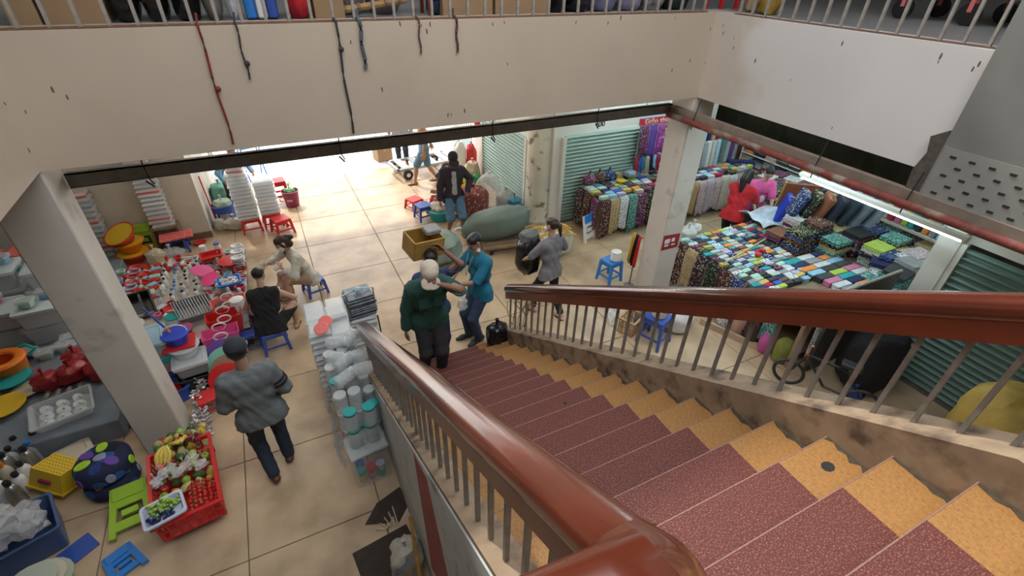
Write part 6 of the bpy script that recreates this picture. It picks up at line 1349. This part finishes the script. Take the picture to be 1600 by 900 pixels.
t = thing('partition_board', 'dark grey board standing at the right end of the near fabric table', 'board', (6.78,2.44,0)); obj('sheet', MB().box(-1.15,.0,-.015,.015,.02,1.30), mat('dark_sheet', (.05,.048,.045), .7, .15, 5), t); obj('top_bar', MB().tube([(-1.17,0,1.31),(.0,0,1.31)], .018, 8), m_bar, t)
for k in range(4): tag(obj('shelf_plank', MB().box(-.01,.01,-.01,.01,-.01,.01), m_wood), 'x', 'y') if False else None
for k, (m, lab) in enumerate(((m_print[2],'black and white checked'),(m_print[5],'navy printed'),(m_print[0],'black and cream'),(cl('denimc', (.12,.18,.28)),'denim blue'))): drape(lab+' cloth slung over the right end of the near fabric table', (5.62+.26*k,2.54), (5.86+.26*k,2.54), HT+.08, .25, m, 280+k, over=.2)
tag(obj('price_sheet', MB().box(-.19,.19,-.004,.004,0,.32), p_white, loc=(6.30,2.50,HT+.06), rot=(-.5,0,.1)), 'white paper sheet leaning before the dark board', 'sheet')
tag(obj('lime_paper', MB().box(-.09,.09,-.06,.06,0,.006), pl('lime_note', (.55,.80,.05)), loc=(6.05,2.62,HT+.10), rot=(0,0,.3)), 'bright lime paper at the front edge of the near fabric table', 'paper')
# signs
def text(name, body, size, loc, rot, m, parent, sx=1.0):
    cu = bpy.data.curves.new(name, 'FONT'); cu.body = body; cu.size = size; cu.extrude = .003; cu.align_x = 'LEFT'
    tmp = bpy.data.objects.new(name, cu); COL.objects.link(tmp)
    bpy.context.view_layer.update(); dg = bpy.context.evaluated_depsgraph_get(); me = bpy.data.meshes.new_from_object(tmp.evaluated_get(dg)); bpy.data.objects.remove(tmp)
    me.materials.clear(); me.materials.append(m); o = inst(name, me, parent, loc, rot, (sx,1,1)); return o
t = thing('shop_sign', 'red shop sign with white lettering above the far fabric stall', 'sign', (6.08,7.00,1.965)); sb = obj('board', MB().box(0,1.5,-.015,.015,0,.12), pl('sign_red', (.60,.03,.06)), t); obj('upper_board', MB().box(0,1.5,-.015,.015,.125,.32), pl('sign_pale', (.60,.72,.80)), t)
for a in (.1,1.4): obj('hanger_rod', MB().tube([(a,0,.31),(a,0,1.34)], .008, 6), m_steel, t)
text('lettering', 'Điện thoại:', .125, (.10,-.018,.018), (pi/2,0,0), p_white, sb, 1.25)
t = thing('shop_number', 'black painted shop number above the teal shutter', 'number', (5.47,7.512,1.86)); text('lettering', '100', .15, (0,0,0), (pi/2,0,0), p_black, t, 1.0)
# ------------------------------------------------------------ below the right handrail
folding_stool('white folding stool with a blue seat leaning on the far fabric table', (5.02,6.62,0), (-.22,0,.35), p_white, .30, .52, p_bblue)
stool('tall blue stool behind the right balusters', (4.20,3.78,0), .35, p_blue, .36, .46); stool('blue stool by the right column with a white tub on it', (4.55,5.35,0), .2, p_bblue, .32, .40)
jar('white tub standing on the blue stool by the right column', (4.60,5.32,.402), .09, .16, p_white, p_white, 'tub9', name='lidded_tub', cat='tub')
folding_stool('white folding stool lying behind the right balusters', (3.98,4.40,.0), (-.5,0,.5), p_white, .26, .34); crate('tan wooden slatted crate behind the right balusters', (4.05,4.12,0), (.30,.24,.26), mat('tan_wood', (.42,.27,.14), .7, .2, 8), .4, 'wooden_crate')
sack('grey bag slumped beside the tan crate', (4.32,4.16,0), (.15,.13,.16), cl('dkgrey_bag', (.16,.15,.14)), 161); sack('white bundle beside the tall blue stool', (4.72,3.86,0), (.22,.18,.17), c_white, 162, wr=.1)
jar('pale tub standing on the tall blue stool', (4.20,3.78,.462), .10, .14, p_cream, p_white, 'tub10', name='lidded_tub', cat='tub')
for k, (m, lab) in enumerate(((cl('yellowd', (.65,.42,.03)),'yellow'),(c_black,'black'),(c_red,'red'))): drape(lab+' cloth hanging on the small stand behind the right column', (4.74,5.16-.07*k), (4.74,5.10-.07*k), .95, .45, m, 290+k, over=.02)
t = thing('cloth_stand', 'small steel stand behind the right column', 'stand', (4.76,5.06,0)); obj('post', MB().tube([(0,0,0),(0,0,.96)], .012, 6), m_steel, t); obj('arm', MB().tube([(0,-.12,.955),(0,.14,.955)], .010, 6), m_steel, t); obj('foot', MB().lathe([(.09,0),(.09,.012),(.02,.03)], n=12), m_steel, t)
tag(obj('floor_plank', MB().box(-.5,.5,-.02,.02,0,.10), mat('pale_plank', (.48,.36,.24), .8, .2, 6), loc=(5.30,3.34,0), rot=(0,0,-1.2)), 'pale wooden plank along the foot of the near fabric table', 'plank')
for k, (m, lab) in enumerate(((m_print[2],'black and white'),(cl('rosetan', (.45,.28,.2)),'rose tan'),(cl('coffee', (.06,.03,.025)),'coffee brown'),(cl('orchid', (.55,.12,.36)),'orchid pink'),(cl('olive', (.22,.24,.05)),'olive green'))):
    sack(lab+' bundle of cloth on the floor under the near fabric table', (5.40+.03*k,3.62-.22*k,.0), (.12,.11,.20), m, 170+k, knot=False, wr=.1)
t = thing('bicycle', 'black bicycle wheel and frame leaning by the right stall', 'bicycle', (5.22,2.42,0), -1.14)
for (y, n_) in ((0,'front_wheel'),(.82,'rear_wheel')):
    wl = obj(n_, MB().rings([[((.17+.022*math.cos(q))*math.cos(f), y*0+.022*math.sin(q), .20+(.17+.022*math.cos(q))*math.sin(f)) for q in [2*pi*k/6 for k in range(6)]] for f in [2*pi*k/22 for k in range(22)]], closed=True), p_black, t, True, loc=(y,0,0)); obj('hub', MB().tube([(0,-.04,.2),(0,.04,.2)], .03, 8), p_orange, wl)
    obj('spokes', MB().box(-.165,.165,-.003,.003,.197,.203).box(-.003,.003,-.003,.003,.035,.365), m_steel, wl)
obj('frame', MB().tube([(0,0,.2),(.12,0,.55),(.55,0,.55),(.82,0,.2),(.4,0,.2),(.12,0,.52)], .018, 7), p_black, t); obj('handlebar', MB().tube([(.12,-.22,.72),(.12,0,.68),(.12,.22,.72)], .014, 7), p_black, t); obj('stem', MB().tube([(.12,0,.5),(.12,0,.7)], .016, 7), p_orange, t); obj('saddle', MB().rbox((.56,0,.64),(.22,.13,.06),.03), p_black, t); obj('seat_post', MB().tube([(.56,0,.54),(.56,0,.62)], .014, 6), m_steel, t)
sack('large black cloth heap beside the bicycle', (6.1,2.0,0), (.36,.30,.46), c_black, 181, 0, False, wr=.15); sack('small blue bag at the foot of the black heap', (5.72,1.86,0), (.14,.10,.09), cl('bluebag', (.05,.09,.3)), 182)
sack('large mustard yellow bale under the head of the right handrail', (5.75,.62,0), (.46,.42,.66), mat('mustard', (.36,.24,.04), .7, .4, 4, bump=.5), 183, 0, False, wr=.1)
tag(obj('green_net', MB().prism([(-.2,-.1),(.0,-.16),(.22,-.06),(.18,.1),(-.05,.14)], 2, 0, .012), mat('net_green', (.16,.32,.28), .9, .3, 20), loc=(2.82,4.42,0)), 'pale green netting scrap on the floor behind the balusters', 'netting')
b = MB(); random.seed(12)
for k in range(9): x, y = 2.62+U(-.12,.16), 4.72+U(-.15,.2); b.tube([(x,y,.01),(x+U(-.1,.1),y+U(-.1,.1),U(.2,.5)),(x+U(-.2,.2),y+U(-.2,.2),U(.4,.8))], .006, 4)
tag(obj('dry_twigs', b, m_wood), 'dry twigs behind the first right balusters', 'twigs', kind='stuff')
tag(obj('black_hose', MB().tube([(3.35+.18*math.cos(f),3.62+.14*math.sin(f),.012+.004*k) for k, f in enumerate([.3*q for q in range(12)])], .010, 6), p_black), 'curl of black hose on the floor behind the balusters', 'hose')
# marks trodden on the stairs
for k, (n, x, y, r) in enumerate(((15,2.02,.12,.028),(9,1.6,.1,.012),(14,1.15,.2,.02))):
    tag(obj('tread_stain', MB().lathe([(r,0),(r*.9,.0015),(.0,.002)], n=9, sx=1.3), m_dark, loc=(x, Y0-TR*n-y, nz(n)+.0005)), ['dark round blot on a yellow stair end','tiny dark blot on a red tread','dark speck on a red tread near the top'][k], 'stain')
tag(obj('cigarette_lighter', MB().rbox((0,0,.012),(.06,.03,.024),.01), p_black, loc=(.95, Y0-TR*16-.12, nz(16))), 'small black object dropped on a red tread near the top', 'litter')
# ------------------------------------------------------------ goods on the upper floor behind the railing
random.seed(66)
def UX(px): return float((CAM+ray(px, 25)*(4.95/ray(px, 25)[1]))[0])
def up(px0, px1): a, b_ = UX(px0), UX(px1); return (a+b_)/2, b_-a
for (p0, p1, lab, mk) in ((10,62,'first brown carton from the left behind the upper railing',0),(66,118,'second brown carton from the left behind the upper railing',0),(120,168,'third brown carton from the left behind the upper railing',0),(492,540,'brown carton left of the wrapped roll behind the upper railing',0),(690,770,'plain carton right of the red chair behind the upper railing',0),(772,832,'carton with a white printed label behind the upper railing',1),(834,858,'narrow carton beside the black bags behind the upper railing',0)):
    x, w_ = up(p0, p1); carton(lab, (x,5.12,4.0), (w_*.97,.38,.46), 0, None, True, None, bool(mk))
blk = mat('black_bag', (.012,.012,.014)); 
for k, (p0, p1, m, lab) in enumerate(((172,222,blk,'black plastic bale behind the upper railing, left one'),(224,268,blk,'black plastic bale behind the upper railing, middle one'),(270,318,blk,'black plastic bale behind the upper railing, right one'),(320,352,mat('grey_bale', (.20,.18,.17), .5, .5, 10),'grey bale beside the black ones behind the upper railing'),(356,378,p_bag,'clear bag behind the upper railing'),(862,888,blk,'black bale right of the cartons on the upper floor'),(890,926,blk,'second black bale right of the cartons on the upper floor'),(930,968,mat('lav', (.20,.20,.32), .6, .4, 8),'lavender bale on the upper floor'),(970,1006,mat('lav2', (.26,.25,.36), .6, .4, 8),'pale lavender bale on the upper floor'),(1008,1040,mat('zeb', (.25,.25,.26), .4, .9, 16),'black and silver striped bale on the upper floor'),(1044,1080,mat('dkgr', (.015,.03,.025), .6, .4, 8),'dark green bale on the upper floor'))):
    x, w_ = up(p0, p1); sack(lab, (x,5.10,4.0), (w_*.5,.2,.24), m, 400+k, 0, False, 'bale', 'bale', wr=.10)
x, w_ = up(382,440); t = thing('blue_packs', 'blue and white plastic packs behind the upper railing', 'pack', (x,5.06,4.0))
for k in range(3): obj('pack', MB().rbox((-w_*.3+k*w_*.3,0,.16),(w_*.28,.22,.30),.03), [p_bblue,p_white,p_blue][k], t, True)
x, w_ = up(452,488); sack('red cloth bundle behind the upper railing', (x,5.06,4.0), (w_*.55,.2,.26), c_red, 420, 0, False, wr=.08)
x, w_ = up(522,650); t = thing('wrapped_roll', 'bamboo pole bound with cord before dark bales on the upper floor', 'pole', (x,4.98,4.0)); obj('pole', MB().tube([(-w_*.5,0,.05),(w_*.4,.02,.13)], .028, 8), mat('bamboo2', (.42,.24,.09), .6, .2, 12), t, True)
for k in range(5): obj('binding', MB().tube([(-w_*.38+k*w_*.17,0,.06+.017*k),(-w_*.34+k*w_*.17,0,.063+.017*k)], .034, 8), m_wood, t)
for k in range(2): x, w_ = up(525+60*k,582+60*k); sack(['left','right'][k]+' dull purple bale behind the bamboo pole', (x,5.28,4.0), (w_*.52,.2,.26), mat('dullp', (.16,.12,.13), .8, .3, 8), 430+k, 0, False, wr=.06)
x, w_ = up(672,704); t = thing('small_chair', 'small wooden chair with a red cushion behind the upper railing', 'chair', (x,5.0,4.0))
for a in (-1,1):
    for c in (0,1): obj('leg', MB().box(a*w_*.42-.015,a*w_*.42+.015,c*.24-.015,c*.24+.015,0,.30), m_rail_low, t)
obj('seat', MB().box(-w_*.48,w_*.48,-.02,.27,.28,.31), m_rail_low, t); obj('cushion', MB().rbox((0,.12,.36),(w_*.8,.24,.10),.04), pl('red', (.6,.02,.02)), t, True); obj('stretcher', MB().box(-w_*.42,w_*.42,-.02,0,.14,.17), m_rail_low, t)
x, w_ = up(676,700); sack('dark blue bag under the small chair', (x,5.1,4.0), (.08,.1,.09), cl('dkblue', (.02,.03,.08)), 440, 0, False)
t = thing('red_barrier', 'red metal barrier at the corner of the upper floor', 'barrier', (5.15,5.1,4.0), -.3)
for k in range(3): obj('post', MB().box(-.02+.2*k,.02+.2*k,-.02,.02,0,.9), p_red, t)
obj('rail', MB().box(-.02,.42,-.02,.02,.22,.27), p_red, t); obj('rail', MB().box(-.02,.42,-.02,.02,.6,.65), p_red, t)
sack('small mustard cloth bag beside the red barrier on the upper floor', (5.35,4.35,4.0), (.12,.10,.13), cl('mustardc', (.40,.24,.04)), 441); sack('small tan cloth bag beside the mustard one on the upper floor', (5.42,4.62,4.0), (.10,.10,.10), cl('tanc', (.42,.30,.18)), 442)
t = thing('long_trolley', 'long low trolley with a pale deck on the upper floor at the right', 'trolley', (7.0,2.6,4.0)); obj('deck', MB().box(-.45,.45,-1.2,1.2,.34,.40), mat('pale_deck', (.55,.54,.52), .6), t); obj('load', MB().rbox((0,0,.62),(.8,2.2,.42),.03), mat('brown_load', (.36,.17,.09), .8, .1, 4), t)
for a in (-.36,.36):
    for c in (-1,-.3,.4,1.05): obj('caster', MB().tube([(a-.03,c,.10),(a+.03,c,.10)], .10, 14), p_black, t); obj('fork', MB().box(a-.04,a+.04,c-.02,c+.02,.12,.35), p_salmon, t)
# cords tied to the railing, hanging down the parapet
def cord(label, px, z_end, m, r, knot=None, drift=.05):
    d = ray(px, 40); x = float((CAM+d*(4.54/d[1]))[0]); n = 10; L_ = 4.05-z_end
    t = thing('rope', label, 'cord', (x,4.535,z_end)); obj('cord', MB().tube([(drift*.12*math.sin(k*.9), 0, (L_-.03)*k/n) for k in range(n+1)]+[(0,.03,L_-.018),(0,.09,L_-.012),(.01,.10,L_+.04)], r, 6), m, t, True)
    if knot is not None: obj('knot', MB().ball((drift*.2,-.005,L_*knot),(.022,.018,.022),8,5), m, t, True)
def zc(px, py): d = ray(px, py); return float((CAM+d*(4.54/d[1]))[2])
m_cordr = cl('dark_red_cord', (.22,.03,.025)); m_cordk = cl('dark_cord', (.045,.045,.05)); m_cordb = cl('brown_cord', (.12,.06,.045)); m_strap = cl('grey_strap', (.10,.12,.14))
cord('long dark red cord with a knot hanging down the left of the parapet', 308, zc(363,225), m_cordr, .009, .48); cord('short dark cord with a knot beside the red one', 368, zc(391,124), m_cordk, .008, .28)
cord('long black cord hanging in the middle of the parapet', 525, zc(555,208), m_cordk, .010, .75); cord('broad grey strap hanging on the parapet', 562, zc(582,106), m_strap, .016); cord('short thin brown cord on the parapet', 654, zc(657,84), m_cordb, .008); cord('brown looped cord hanging near the small chair', 713, zc(715,82), m_cordb, .011)
# flaked spots on the parapets
random.seed(14); m_spot = mat('paint_flake', (.16,.11,.075), .9)
sp = MB().lathe([(.011,0),(.009,.0015),(.0,.002)], n=7, sx=.5, sy=1.6).mesh('paint_flake', m_spot)
par = COL.objects['wall_parapet_back']; par2 = COL.objects['wall_parapet_right']
for px, py in ((1078,95),(1150,92),(793,100),(700,180),(597,140),(726,173),(705,179),(548,66),(667,49),(658,40),(672,38),(625,37),(770,38),(788,35),(900,35),(950,36),(970,28),(1055,28),(1050,110),(1105,118),(1112,60),(1110,45),(1108,80),(1102,98),(40,175),(8,162),(14,222),(25,263),(82,140),(105,152),(45,235)):
    d = ray(px, py); q = CAM+d*(4.55/d[1]); inst('paint_flake', sp, par, (float(q[0]),4.5495,float(q[2])), (pi/2,U(-.3,.3),0), U(.7,1.6))
for px, py in ((1130,52),(1147,60),(1146,75),(1130,40),(1180,95),(1470,88),(1466,97),(1300,200),(1530,100),(1520,108),(1235,125),(1316,68)):
    d = ray(px, py); q = CAM+d*(4.79/d[0]); inst('paint_flake', sp, par2, (4.7895,float(q[1]),float(q[2])), (pi/2,0,-pi/2), U(.7,1.6))
